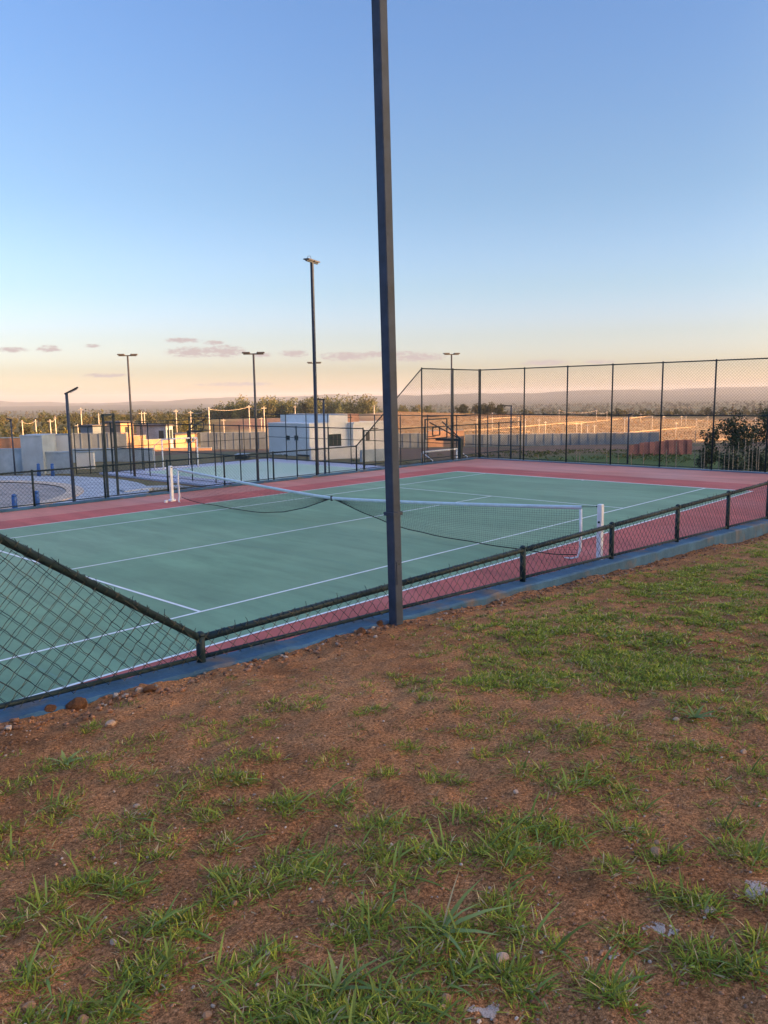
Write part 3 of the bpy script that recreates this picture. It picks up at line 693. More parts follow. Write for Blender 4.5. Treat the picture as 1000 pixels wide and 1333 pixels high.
# lamps
def tee_lamp(x, y, h, label, rz):
    t = thing('court_light', (x, y, G), label, 'light pole', 'second court light poles', rz)
    b = MB(); b.tube([(0, 0, 0), (0, 0, h)], [.075, .05], 10); b.build('shaft', M['pole_grey'], t, False, True)
    b = MB(); b.box(-.5, .5, -.04, .04, h, h+.06); b.build('cross_arm', M['pole_grey'], t, False)
    for s in (-1, 1):
        b = MB(); b.cbox(s*.36-.2, s*.36+.2, -.14, .14, h+.06, h+.13, .02); f = b.build('floodlight', M['pole_grey'], t, False)
        b = MB(); b.box(s*.36-.15, s*.36+.15, -.11, -.045, h+.045, h+.059); b.build('lens', M['lens'], f, False)
tee_lamp(11.3, 28.9, 6.95, 'thin dark light pole with short crossbar beside the plaza lawn', R(-35))
tee_lamp(12.4, 18.65, 6.6, 'thin dark light pole with short crossbar at the corner of the pale green court', R(-40))
tee_lamp(30.0, 33.6, 7.1, 'thin dark light pole with crossbar behind the white building', R(-40))
tee_lamp(30.0, 19.9, 7.15, 'thin dark light pole with crossbar beyond the side fence and hoop stand', R(-35))
def arm_lamp(x, y, h, ang, label, r=.06, al=.7, rise=.12):
    z0 = min(G, T(x, y)) if abs(x) > 26 else G
    t = thing('street_lamp', (x, y, z0), label, 'street lamp', 'street lamps', ang); h = h+(G-z0)
    b = MB(); b.tube([(0, 0, 0), (0, 0, h)], [r, r*.8], 8); b.build('shaft', M['pole'], t, False, True)
    b = MB(); b.bar((-r, 0, h-.02), (al, 0, h+rise), .09, .06); hd = b.build('lamp_head', M['black'], t, False)
    b = MB(); b.bar((al*.3, 0, h+rise*.3-.055), (al*.92, 0, h+rise*.92-.055), .07, .012); b.build('lens', M['lens'], hd, False)
az_r = math.atan2(RR[1], RR[0])
p = gz(97, 657, G); arm_lamp(p[0], p[1], 4.75, az_r, 'dark street lamp with angled head at the plaza edge', .075, .5, .25)
p = gz(20, 619, G); arm_lamp(p[0], p[1], 3.4, az_r+math.pi, 'short dark street lamp in front of the concrete blocks', .05, .25, .05)
arm_lamp(13.6, 14.9, 4.35, az_r+math.pi, 'dark hooked street lamp close to the tall light pole and white building', .06, .35, .02)
p = gz(665, 598, G); arm_lamp(p[0], p[1], 3.7, az_r+math.pi, 'dark street lamp behind the tall end fence near the grey block wall', .06, .45, .03)
p = gz(817, 602, G); arm_lamp(p[0], p[1], 3.1, az_r, 'dark street lamp behind the tall end fence beside the terracotta boards', .06, .3, .03)

# blue bollards
for (px, py, nm) in ((20, 667, 'nearer the lamp on the court side'), (49, 662, 'beside the court fence post'), (51, 619.5, 'in front of the concrete blocks'), (69, 619.5, 'in front of the concrete blocks')):
    p = gz(px, py, G+.01); far = py < 640
    t = thing('bollard', (p[0], p[1], G+.01), 'blue bollard on the plaza in front of the concrete blocks' if far else 'blue bollard on the plaza close to the court fence', 'bollard', 'plaza bollards behind' if far else 'plaza bollards by the fence')
    b = MB(); b.tube([(0, 0, 0), (0, 0, .62), (0, 0, .64)], [.11, .10, .085], 12); b.build('shaft', M['blue'], t, False, True)
    b = MB(); b.tube([(0, 0, .64), (0, 0, .66), (0, 0, .72), (0, 0, .75)], [.07, .10, .09, .04], 12); b.build('cap', M['blue'], t, False, True)

# ------------------------------------------------------------------ buildings
def ax_quad(parent, name, m, x0, x1, y0, y1, z0, z1):
    b = MB(); b.box(x0, x1, y0, y1, z0, z1); return b.build(name, m, parent)
def fz(px, py, X=None, Y=None):
    v = d_+RR*(px-500)/FPX-UU*(py-666.5)/FPX
    k = (X-CAM[0])/v[0] if X is not None else (Y-CAM[1])/v[1]
    return CAM+k*v
XF, YF = 27.6, 31.7                        # corner of the white building
zb = -2.3
def zat(py, px): return float(fz(px, py, X=XF)[2])
def yat(px, py=570): return float(fz(px, py, X=XF)[1])
def xat(px, py=570, Y=YF): return float(fz(px, py, Y=Y)[0])
wb = thing('white_building', (XF, YF, zb), 'low white flat roofed building behind the pale green court', 'building')
yl = yat(350); ztop = zat(553, 403)
x1 = xat(453)
ax_quad(wb, 'wall', M['white_wall'], XF, x1, YF, yl, zb, ztop)
xu = xat(428, 545); yu = YF-.03; ylu = float(fz(365, 545, X=xu)[1])
ztu = float(fz(428, 539.8, X=xu)[2])
ax_quad(wb, 'upper_wall', M['white_wall'], xu, x1-.02, yu, ylu, ztop+.103, ztu)
ax_quad(wb, 'parapet', M['white_wall'], XF-.04, x1+.04, YF-.04, yl+.04, ztop+.004, ztop+.10)
for px in (375, 386):
    y0 = yat(px+2.3); y1 = yat(px-2.3); za, zb_ = zat(572.5, px), zat(567, px)
    w_ = ax_quad(wb, 'window', M['glass'], XF-.03, XF+.02, y0, y1, za, zb_)
    ax_quad(w_, 'window_frame', M['concrete'], XF-.05, XF-.031, y0-.05, y1+.05, za-.06, za-.002)
for (a, c) in ((353, 359), (362, 366.5), (369, 374), (387, 404)):      # ventilation slots near the ground
    y0, y1 = yat(c), yat(a); ax_quad(wb, 'vent_slot', M['black'], XF-.02, XF+.02, y0, y1, zat(593.5, a), zat(591.3, a))
x0w, x1w = xat(427.5), xat(444); zw0, zw1 = float(fz(436, 581, Y=YF)[2]), float(fz(436, 565, Y=YF)[2])
w_ = ax_quad(wb, 'window', M['glass'], x0w, x1w, YF-.03, YF+.02, zw0, zw1)
for k in (1, 2): ax_quad(w_, 'mullion', M['roof_dark'], x0w+(x1w-x0w)*k/3-.03, x0w+(x1w-x0w)*k/3+.03, YF-.06, YF-.031, zw0, zw1)
ax_quad(w_, 'window_sill', M['concrete'], x0w-.1, x1w+.1, YF-.09, YF-.031, zw0-.09, zw0-.004)
# right wing with a plant box on its roof
x2a, x2b = x1+.01, xat(494)
zt2 = float(fz(470, 549.5, Y=YF)[2])
ax_quad(wb, 'side_wing', M['white_wall'], x2a, x2b, YF-.6, yl-2, zb, zt2)
ax_quad(wb, 'roof_edge', M['white_wall'], x2a-.0, x2b+.08, YF-.70, YF-.602, zt2-.10, zt2+.08)
xr0, xr1 = xat(453), xat(475); zr = float(fz(462, 538.5, Y=YF+1)[2])
rb = ax_quad(wb, 'roof_box', M['brick'], xr0, xr1, YF+.6, YF+3, zt2+.003, zr)
ax_quad(rb, 'opening', M['black'], xr0+.55, xr0+1.1, YF+.57, YF+.62, zt2+.35, zr-.25)
ax_quad(wb, 'door', M['roof_dark'], xat(476.5, Y=YF-.6), xat(481, Y=YF-.6), YF-.64, YF-.59, float(fz(478, 573, Y=YF)[2]), float(fz(478, 562, Y=YF)[2]))
ax_quad(wb, 'vent_louvre', M['roof_dark'], xat(483, Y=YF-.6), xat(492, Y=YF-.6), YF-.66, YF-.601, float(fz(488, 558, Y=YF)[2]), float(fz(488, 556.5, Y=YF)[2]))
# low walls, ramp and bench slabs right of the building
for (pxa, pxb, py0, py1, Dd, nm, lab, m_) in ((404, 470, 588, 582.5, 56, 'planter_wall', 'low pale planter wall in front of the white building window', 'white_wall'),
                                             (470, 518, 592, 586, 54, 'ramp_wall', 'low pale ramp wall beside the white building wing', 'concrete')):
    a_, c_ = at_depth(pxa, py0, Dd), at_depth(pxb, py0-3, Dd+2); zt = at_depth(pxa, py1, Dd)[2]
    b = MB(); b.bar((a_[0], a_[1], (a_[2]+zt)/2-.6), (c_[0], c_[1], (a_[2]+zt)/2-.6), .25, zt-a_[2]+1.2); tag(b.build(nm, M[m_]), lab, 'wall')

# concrete block walls left of the plaza
def face_block(name, label, px0, px1, pyt, pyb, Dd, thick, m_, cat='wall', parent=None, deep=1.0):
    """a wall slab roughly square to the view, set by its own distance; reaches a little into the ground"""
    a_, c_ = at_depth(px0, pyb, Dd), at_depth(px1, pyb, Dd)
    zt = at_depth((px0+px1)/2, pyt, Dd)[2]; zb = min(a_[2], c_[2])-deep
    dv = Vector((c_[0]-a_[0], c_[1]-a_[1], 0)); ln = dv.length; ang = math.atan2(dv.y, dv.x)
    o = thing(name, (a_[0], a_[1], zb), label, cat) if parent is None else parent
    return o, a_, ln, ang, zb, zt
def slab_wall(name, label, px0, px1, pyt, pyb, Dd, thick, m_, rot=0.0, cat='wall', panels=0, deep=.5, group=None):
    o, a_, ln, ang, zb, zt = face_block(name, label, px0, px1, pyt, pyb, Dd, thick, m_, cat, None, deep)
    o.rotation_euler = (0, 0, ang+rot); h = zt-zb
    if group: o['group'] = group
    if panels:
        for k in range(panels):
            b = MB(); b.box(ln*k/panels+.006, ln*(k+1)/panels-.006, 0, thick, 0, h*(1-.006*((k*7) % 3))); b.build('panel', M[m_], o, False)
            b = MB(); b.box(ln*k/panels-.08, ln*k/panels+.08, -.06, -.001, 0, h+.03); b.build('pilaster', M[m_], o, False)
    else:
        b = MB(); b.box(0, ln, 0, thick, 0, h-.06); b.build('wall', M[m_], o, False)
    b = MB(); b.box(-.03, ln+.03, -.04, thick+.04, h-.059 if not panels else h+.031, h+.02 if not panels else h+.08); b.build('coping', M['concrete'], o, False)
    return o
slab_wall('concrete_block', 'tall plain grey concrete block behind the plaza bollards', 30, 58, 566.5, 618, 48.3, 2.0, 'concrete')
slab_wall('concrete_wall', 'pale set back concrete wall right of the tall grey block', 58.5, 91, 565, 600, 50.5, .3, 'white_wall')
slab_wall('concrete_wall', 'low grey concrete wall below the pale set back wall', 58.5, 92, 588, 617, 48.6, .25, 'concrete')
slab_wall('concrete_wall', 'long low grey concrete wall left of the tall grey block', -60, 30, 584.5, 618, 48.6, .25, 'concrete')
slab_wall('concrete_wall', 'short pale wall panel behind the portal frame', 100, 123, 588, 616, 52, .25, 'white_wall')
slab_wall('concrete_wall', 'low blue grey wall behind the portal frame and thin lamp pole', 92, 200, 584, 614, 58, .3, 'concrete')
slab_wall('timber_screen', 'brown slatted screen wall behind the long low concrete wall', -60, 29, 571, 586, 60, .15, 'brick', panels=6)

# grey precast walls across the valley
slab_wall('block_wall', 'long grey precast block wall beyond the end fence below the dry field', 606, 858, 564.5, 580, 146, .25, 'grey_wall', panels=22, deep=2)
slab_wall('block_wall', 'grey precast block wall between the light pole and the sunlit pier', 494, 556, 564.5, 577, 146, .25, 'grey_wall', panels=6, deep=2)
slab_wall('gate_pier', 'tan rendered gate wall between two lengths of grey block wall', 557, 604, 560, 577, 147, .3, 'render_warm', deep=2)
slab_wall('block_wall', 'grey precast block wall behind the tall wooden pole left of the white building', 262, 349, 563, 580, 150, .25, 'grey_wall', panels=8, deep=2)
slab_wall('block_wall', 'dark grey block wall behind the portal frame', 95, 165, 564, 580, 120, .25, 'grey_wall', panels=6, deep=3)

# terracotta boards stepping up the slope
tb = thing('board_hoarding', tuple(at_depth(818, 603, 58)), 'row of terracotta boards stepping up the slope behind the end fence', 'hoarding')
edges = [818, 824.5, 831.5, 838, 845, 852, 858.5, 864, 869.5, 876, 882.5, 888.5, 893.5, 900]
tops = [579, 578, 576, 575.6, 575, 574.5, 574, 572.8, 572.6, 572.4, 572.3, 572.2, 572]
for k in range(13):
    a_, c_ = at_depth(edges[k]+.25, 606, 58+.12*k+.25*(k % 2)), at_depth(edges[k+1]-.25, 606, 58+.12*k+.25*(k % 2))
    zt = at_depth(edges[k], tops[k], 58+.12*k)[2]; zb_ = at_depth(edges[k], 608, 58)[2]
    b = MB(); b.bar((a_[0], a_[1], (zt+zb_)/2), (c_[0], c_[1], (zt+zb_)/2), .06, zt-zb_); b.build('board', M['terra'], tb)

# unfinished houses lit by the low sun
def house(name, label, px, py, D, wx, wy, h, ang, m_wall, roof='flat', windows=(), m_roof='roof_dark', deep=2.0, over=.25):
    p = at_depth(px, py, D); t = thing(name, (p[0], p[1], p[2]-deep), label, 'house', 'unfinished houses', ang); H = h+deep
    b = MB(); b.box(0, wx, 0, wy, 0, H); b.build('wall', M[m_wall], t, False)
    b = MB(); b.box(-over, wx+over, -over, wy+over, H+.003, H+.28); b.build('roof', M[m_roof], t, False)
    for (face, u0, u1, v0, v1) in windows:
        if face == 'f': bb = (u0, u1, -.05, .02, v0+deep, v1+deep)
        else: bb = (-.05, .02, u0, u1, v0+deep, v1+deep)
        b = MB(); b.box(*bb); wn = b.build('window', M['glass'], t, False)
        b = MB()
        if face == 'f': b.box(u0-.08, u1+.08, -.12, -.051, v0+deep-.12, v0+deep-.003)
        else: b.box(-.12, -.051, u0-.08, u1+.08, v0+deep-.12, v0+deep-.003)
        b.build('window_sill', M['concrete'], wn, False)
    return t
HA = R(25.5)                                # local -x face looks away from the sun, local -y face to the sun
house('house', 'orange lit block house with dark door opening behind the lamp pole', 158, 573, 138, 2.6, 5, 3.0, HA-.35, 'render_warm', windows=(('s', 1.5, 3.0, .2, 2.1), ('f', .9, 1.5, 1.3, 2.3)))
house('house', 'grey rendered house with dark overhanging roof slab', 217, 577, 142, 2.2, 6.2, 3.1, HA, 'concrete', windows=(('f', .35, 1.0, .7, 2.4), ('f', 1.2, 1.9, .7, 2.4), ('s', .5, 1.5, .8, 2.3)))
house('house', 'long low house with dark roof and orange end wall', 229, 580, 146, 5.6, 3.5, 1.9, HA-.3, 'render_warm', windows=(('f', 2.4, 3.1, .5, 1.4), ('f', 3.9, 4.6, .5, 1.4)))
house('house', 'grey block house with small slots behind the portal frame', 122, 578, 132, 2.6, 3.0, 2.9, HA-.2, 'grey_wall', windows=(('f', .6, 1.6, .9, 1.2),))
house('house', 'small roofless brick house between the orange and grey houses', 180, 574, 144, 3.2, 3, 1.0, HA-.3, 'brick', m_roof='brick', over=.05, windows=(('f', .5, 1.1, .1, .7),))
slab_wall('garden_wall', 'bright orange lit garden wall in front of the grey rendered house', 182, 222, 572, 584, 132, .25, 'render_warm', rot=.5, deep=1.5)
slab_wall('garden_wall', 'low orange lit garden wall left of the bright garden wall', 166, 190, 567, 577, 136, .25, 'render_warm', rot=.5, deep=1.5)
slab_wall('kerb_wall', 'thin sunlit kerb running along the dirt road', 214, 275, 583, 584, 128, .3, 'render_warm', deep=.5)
# parked skip by the building
slab_wall('green_skip', 'low green skip bin behind the pale green court', 306, 322, 592, 600, 58, 1.2, 'steel', cat='bin', deep=.2)

# ------------------------------------------------------------------ utility poles and wires
upoles = []
def upole(px, pyt, D, r=.13, arms=1, pyb=None):
    if pyb is not None: g_, D = ray_ground(px, pyb, 100)
    pt = at_depth(px, pyt, D); zb = T(pt[0], pt[1])-.2; h = max(3.5, pt[2]-zb)
    upoles.append((pt[0], pt[1], zb, h, r, arms))
    return pt
for a_ in ((28.5, 547, 185), (46, 546, 190), (65, 546, 185), (71.5, 542, 188), (101, 552, 200), (105, 531, 190), (128, 538, 180), (133, 549, 195), (184, 536, 185), (187.6, 536, 190), (229, 533, 190), (248, 535, 188), (291, 545, 190), (324, 527.5, 185), (343.5, 529, 175), (340, 543, 240), (384, 528, 230), (487, 527.5, 210)):
    upole(a_[0], a_[1], a_[2])
p_tall = upole(271.5, 530, 160, .19, 2)
for (x_, yt_, yb_) in ((621, 541.5, 559), (641, 537, 563), (675, 541, 556), (684, 545, 566), (702, 545, 565), (710, 548, 566), (728, 533, 550), (751, 550, 567), (757, 550, 569), (765, 553, 568.5), (774, 557, 569), (777, 533, 550), (790.5, 535, 550), (813.5, 543, 569), (823, 538, 550), (834.5, 538, 551), (849.5, 540, 560), (864.5, 541, 553), (880.5, 549, 571), (887.5, 541, 555), (893.5, 540, 556), (906.5, 550, 557), (922, 540, 556), (930, 540, 548), (969, 543, 552), (984, 543, 556)):
    upole(x_, yt_, 0, .11, 1, yb_)
def pole_label(i, x, y):
    if i < 7: return 'thin pale utility pole in the sunlit scrub behind the concrete walls', 'utility poles behind the concrete walls'
    if i < 12: return 'thin pale utility pole rising behind the unfinished houses', 'utility poles behind the houses'
    if i < 18: return 'thin pale utility pole behind the white building and block wall', 'utility poles behind the white building'
    v = np.array([x, y, 0])-CAM; q = 500+FPX*float(v @ RR)/float(v @ d_)
    if q < 700: return 'thin pale utility pole on the reddish slope above the grey block wall', 'utility poles on the reddish slope'
    if q < 808: return 'thin pale utility pole on the golden field above the long grey block wall', 'utility poles on the golden field'
    if q < 884: return 'thin pale utility pole on the field behind the terracotta boards', 'utility poles behind the boards'
    return 'thin pale utility pole on the field behind the saplings', 'utility poles behind the saplings'
src = None
for i, (x, y, zb, h, r, arms) in enumerate(upoles):
    t = thing('utility_pole', (x, y, zb), 'thick weathered utility pole with crossarm near the unfinished houses' if arms == 2 else pole_label(i, x, y)[0], 'utility pole', None if arms == 2 else pole_label(i, x, y)[1], az_r+random.uniform(-.5, .5))
    b = MB(); b.tube([(0, 0, 0), (0, 0, h)], [r, r*.7], 7); b.build('shaft', M['upole'], t, False, True)
    if arms:
        b = MB(); b.box(-.55, .55, -r-.05, -r*.71, h-.45, h-.33); b.build('crossarm', M['upole'], t, False)
def wire(a_, c_, sag, label):
    b = MB(); pts = []
    for t_ in np.linspace(0, 1, 9):
        p_ = np.array(a_)*(1-t_)+np.array(c_)*t_; p_[2] -= 4*sag*t_*(1-t_); pts.append(p_)
    b.tube(pts, .03, 4); tag(b.build('power_line', M['upole']), label, 'cable', 'power lines')
tp = lambda i: (upoles[i][0], upoles[i][1], upoles[i][2]+upoles[i][3]-.4)
for i, j in ((10, 11), (11, 18), (18, 13), (13, 14), (5, 8), (0, 1), (2, 3)):
    wire(tp(i), tp(j), .5, 'thin power line strung between poles near the unfinished houses')
for i, j in ((25, 30), (30, 31), (33, 35), (36, 38), (38, 39), (40, 41)):
    wire(tp(i), tp(j), .9, 'thin power line strung between poles on the dry field')
# pale kerbs of the new streets on the field
for k, (xa, ya, xb, yb) in enumerate(((606, 561.5, 690, 562.5), (640, 559, 760, 549), (560, 563, 640, 559), (735, 553, 860, 540.5), (760, 568.5, 860, 560), (820, 563, 905, 556), (905, 574, 1010, 569), (930, 577, 1015, 573), (620, 547, 672, 543))):
    pts = []
    for t_ in np.linspace(0, 1, 7):
        g_, D = ray_ground(xa+(xb-xa)*t_, ya+(yb-ya)*t_, 100); pts.append(g_)
    b = MB()
    for i in range(6): b.bar((pts[i][0], pts[i][1], T(pts[i][0], pts[i][1])+.12), (pts[i+1][0], pts[i+1][1], T(pts[i+1][0], pts[i+1][1])+.05), .35, .3)
    tag(b.build('street_kerb', M['kerb_white']), 'pale kerb line of a new street crossing the dry field', 'kerb', 'street kerbs on the field')

# ================================================================== vegetation
def leaf_cloud(cen, size, col, flat=0.0, seed=0, aspect=1.0):
    """one randomly turned quad per centre"""
    rg = np.random.default_rng(seed); n = len(cen)
    a = rg.normal(size=(n, 3)); a[:, 2] *= (1-flat); a /= np.linalg.norm(a, axis=1)[:, None]+1e-9
    r = rg.normal(size=(n, 3)); b = np.cross(a, r); b /= np.linalg.norm(b, axis=1)[:, None]+1e-9
    s = np.asarray(size)[:, None]*.5
    V = np.stack([cen-a*s-b*s*aspect, cen+a*s*.3-b*s*aspect*1.1, cen+a*s*1.1+b*s*.2*aspect, cen-a*s*.2+b*s*aspect], 1).reshape(-1, 3)
    F = np.arange(4*n).reshape(-1, 4)
    return V, F, np.repeat(col, 4, 0)
def crown_points(n, rad, hgt, rg, lobes=7):
    """points through an uneven crown: several overlapping lobes with leaves mostly near their skins"""
    L_ = []
    for k in range(lobes):
        a = rg.uniform(0, 2*math.pi); rr = rad*rg.uniform(.15, .62); zz = hgt*rg.uniform(.2, .85)
        L_.append((rr*math.cos(a), rr*math.sin(a), zz, rad*rg.uniform(.35, .6), hgt*rg.uniform(.18, .32)))
    i = rg.integers(0, lobes, n); L_ = np.array(L_)[i]
    v = rg.normal(size=(n, 3)); v /= np.linalg.norm(v, axis=1)[:, None]; v *= rg.uniform(.55, 1.05, n)[:, None]
    return np.stack([L_[:, 0]+v[:, 0]*L_[:, 3], L_[:, 1]+v[:, 1]*L_[:, 3], L_[:, 2]+v[:, 2]*L_[:, 4]], -1)
GREENS = np.array([(.080, .090, .042), (.065, .080, .040), (.10, .10, .048), (.115, .105, .052), (.06, .07, .038)])
def woodland(name, label, spots, mat_, seed, hmul=1.0):
    rg = np.random.default_rng(seed); Vs, Fs, Cs = [], [], []; o = 0
    for (x, y, h, n, ls, tone) in spots:
        z = T(x, y); rad = h*rg.uniform(.38, .55)
        P = crown_points(n, rad, h, rg, 6)+np.array([x, y, z])
        c = GREENS[rg.integers(0, 5)]*rg.uniform(.8, 1.25)*tone; C_ = c[None]*rg.uniform(.8, 1.2, (n, 1))  # tone also puts each wood's sun and shade into its leaf colour
        V, F, C_ = leaf_cloud(P, rg.uniform(.6, 1.3, n)*ls, C_, 0, int(rg.integers(1e9)))
        Vs.append(V); Fs.append(F+o); Cs.append(C_); o += len(V)
    o_ = link(name, np_mesh(name, np.concatenate(Vs), np.concatenate(Fs), None, np.concatenate(Cs)), mat_)
    o_['label'] = label; return stuff(o_)
rg = np.random.default_rng(11)
def scatter(n, x0, x1, D0, D1, h0, h1, nl, ls, tone=1.0, power=1.0, keep=None):
    out = []
    while len(out) < n:
        px = rg.uniform(x0, x1); D = D0+(D1-D0)*rg.uniform()**power
        p = at_depth(px, 520, D); x, y = p[0], p[1]
        if keep is not None and not keep(x, y, px, D): continue
        out.append((x, y, rg.uniform(h0, h1), nl, ls, tone))
    return out
sp = scatter(380, -140, 262, 205, 420, 1.2, 4.0, 150, .36, 1.25, 1.1)
sp += scatter(760, -180, 300, 400, 1000, 4.5, 8, 70, .85, 1.15)
sp += scatter(60, 60, 270, 260, 420, 2.5, 5, 120, .42, 1.1)
woodland('woodland', 'low sunlit woodland beyond the concrete walls and unfinished houses', sp, M['farleaf'], 1)
sp = scatter(170, 285, 490, 385, 480, 8.5, 12.6, 330, .62, 1.8)
sp += scatter(50, 245, 300, 400, 480, 5.5, 9, 170, .55, 1.7)
sp += scatter(50, 490, 570, 390, 480, 5, 7.5, 150, .55, 1.5)
woodland('woodland', 'sunlit wooded rise behind the white building', sp, M['farleaf'], 2)
sp = scatter(800, 480, 1180, 430, 1100, 4, 8, 56, 1.0, .75)  # low tone: shade over these woods is put into the leaf colour
sp += scatter(34, 596, 655, 345, 375, 3, 5.5, 200, .42, .7)
woodland('woodland', 'dark woodland band beyond the dry field', sp, M['farleaf'], 3)
sp = scatter(2000, -250, 1280, 1000, 2700, 6, 11, 18, 2.4, .55, 1.1)
woodland('woodland', 'distant hazy woods below the far hills', sp, M['farleaf'], 4)

# golden grass tussocks on the dry field
n = 22000
px = rg.uniform(500, 1060, n); D = rg.uniform(165, 350, n)
Pf = np.array([at_depth(a, 540, b) for a, b in zip(px, D)]); Pf[:, 2] = terrain(Pf[:, 0], Pf[:, 1])+.04
cf = np.array([(.36, .215, .085)])*rng.uniform(.75, 1.2, (n, 1)); cf[rng.uniform(size=n) < .12] = (.14, .12, .045)
V, F, C_ = leaf_cloud(Pf, rng.uniform(.15, .5, n), cf, .5, 5, .8)
o_ = link('dry_grass', np_mesh('dry_grass', V, F, None, C_), M['farleaf']); o_['label'] = 'golden dry grass covering the field below the woods'; stuff(o_)

# single trees one can tell apart
def tree(label, x, y, z, h, rad, n, ls, cols, seed, name='tree', trunk_r=.12, clear=.3, group=None, cat='tree', stems=1, leafmat='leaf'):
    rg = np.random.default_rng(seed); t = thing(name, (x, y, z), label, cat, group)
    b = MB()
    for s_ in range(stems):
        a = rg.uniform(0, 6.28); q = rad*.25*(stems > 1)
        b.tube([(q*.3*math.cos(a), q*.3*math.sin(a), -.1), (q*.7*math.cos(a)+rg.uniform(-.05, .05), q*.7*math.sin(a), h*.3), (q*math.cos(a), q*math.sin(a), h*.55), (q*1.3*math.cos(a), q*1.3*math.sin(a), h*.8)], [trunk_r, trunk_r*.8, trunk_r*.55, trunk_r*.25], 7)
        for k in range(4):
            a2 = rg.uniform(0, 6.28); z0 = h*rg.uniform(.35, .65); l_ = rad*rg.uniform(.5, .8)
            b.tube([(q*math.cos(a), q*math.sin(a), z0), (q*math.cos(a)+l_*.5*math.cos(a2), q*math.sin(a)+l_*.5*math.sin(a2), z0+h*.1), (q*math.cos(a)+l_*math.cos(a2), q*math.sin(a)+l_*math.sin(a2), z0+h*.17)], [trunk_r*.45, trunk_r*.3, trunk_r*.12], 5)
    b.build('trunk', M['bark'], t, False, True)
    P = crown_points(n, rad, h*(1-clear), rg, 9); P[:, 2] += h*clear
    cols = np.array(cols); C_ = cols[rg.integers(0, len(cols), n)]*rg.uniform(.7, 1.3, (n, 1))
    V, F, C_ = leaf_cloud(P, rg.uniform(.6, 1.3, n)*ls, C_, .2, seed, .55)
    link('crown', np_mesh('crown', V, F, None, C_), M[leafmat], t, False)
    return t
GOLD = [(.20, .19, .05), (.16, .17, .045), (.24, .20, .06)]
for (px, py, D, h, rad, lab, sd) in ((47, 566, 170, 4.2, 1.8, 'rounded golden green tree behind the tall grey concrete block', 1), (85, 566, 165, 4.6, 1.6, 'broad yellow green tree behind the pale set back wall', 2), (33, 560, 215, 4.5, 2.2, 'dark green tree among scrub behind the concrete walls', 3), (197, 552, 200, 2.6, 1.1, 'small yellow green shrub tree above the grey house roof', 4), (243, 556, 200, 5.0, 1.6, 'golden slender tree between two utility poles', 5)):
    p = at_depth(px, py, D); z = T(p[0], p[1])
    tree(lab, p[0], p[1], z, h, rad, 700, .42, GOLD if sd != 3 else GREENS, sd+40, trunk_r=.14, group='trees near the unfinished houses', leafmat='farleaf')
# saplings and shrubs behind the end fence
DG = [(.028, .055, .022), (.022, .045, .02), (.04, .068, .026), (.032, .05, .028)]
for (px, pyt, D, h, rad, n, lab, sd, st, cl) in ((962, 540, 38, 3.3, 1.05, 2600, 'bushy dark green young tree with several thin stems behind the end fence', 1, 3, .42),
        (925, 556, 37, 2.0, .55, 700, 'slim dark green sapling beside the end fence post', 2, 2, .3),
        (918, 578, 36.5, 1.4, .6, 900, 'low dark shrub at the foot of the end fence beside the boards', 3, 3, .05),
        (1000, 535, 40, 3.6, .9, 1700, 'tall dark green young tree at the end of the sapling row', 4, 2, .4),
        (950, 583, 37, 1.3, .75, 1100, 'dense low shrub among wooden stakes', 5, 3, .05),
        (985, 578, 38, 1.6, .8, 1300, 'broad dark shrub under the tall young tree', 6, 3, .05),
        (1015, 575, 37, 1.7, .8, 1300, 'rounded shrub past the last wooden stakes', 8, 3, .05)):
    p = at_depth(px, 600, D); zt = at_depth(px, pyt, D)[2]
    tree(lab, p[0], p[1], zt-h, h, rad, n, .115, DG, sd+70, 'sapling', .022, cl, 'saplings behind the end fence', 'tree' if cl > .2 else 'shrub', st)
# wooden stakes
stakes = [(822, 590, 1.0), (838, 590, .9), (868, 585, .8), (881, 575, .9), (906, 560, 1.4), (914, 577, 1.2), (918, 580, 1.0), (937, 583, 1.2), (944, 587, 1.0), (950, 583, 1.2), (955, 581, 1.3), (962, 575, 1.4), (971, 572, 1.4), (976, 580, 1.2), (981, 571, 1.5), (986, 577, 1.2), (989, 582, 1.1), (701, 591, .6), (751, 585, .8), (755, 588, .7), (790, 585, .8), (805, 588, .7), (656, 589, .5)]
for i, (px, pyt, h) in enumerate(stakes):
    D = 35.5+(i*37 % 10)*.12; p = at_depth(px, pyt, D); zt = p[2]
    b = MB(); q = ((i*53) % 9-4)*.02 if i % 5 else .16
    b.tube([(q*1.2, 0, 0), (q*.3, 0, (zt-G+.4)*.6), (0, 0, zt-G+.4)], [.022, .02, .017], 6)
    o = b.build('wooden_stake', M['stake']); o.location = (p[0], p[1], G-.4)
    tag(o, 'thin wooden stake among the saplings behind the end fence' if px > 890 else 'thin wooden stake in the rough grass behind the end fence', 'stake', 'stakes among the saplings' if px > 890 else 'stakes in the rough grass')
# rough grass and scrub behind the end fence
Vs, Fs, Cs = [], [], []; o = 0
n = 20000
x = rng.uniform(18.6, 52, n); y = rng.uniform(-12, 26, n)
kp = (fbm(x*.25, y*.25, 77) > .47) & ((y < 9) | (x > 26)); x, y = x[kp], y[kp]; n = len(x)
z = np.maximum(terrain(x, y), np.where(x < 33, G-.1, -9))
P = np.stack([x, y, z+rng.uniform(.02, .16, n)], -1)
cg = np.array([(.075, .105, .03)])*rng.uniform(.6, 1.4, (n, 1)); cg[rng.uniform(size=n) < .2] = (.22, .17, .07)
V, F, C_ = leaf_cloud(P, rng.uniform(.08, .3, n), cg, .3, 9, .3)
o_ = link('rough_grass', np_mesh('rough_grass', V, F, None, C_), M['farleaf']); o_['label'] = 'rough green and straw grass on the low ground behind the end fence'; stuff(o_)

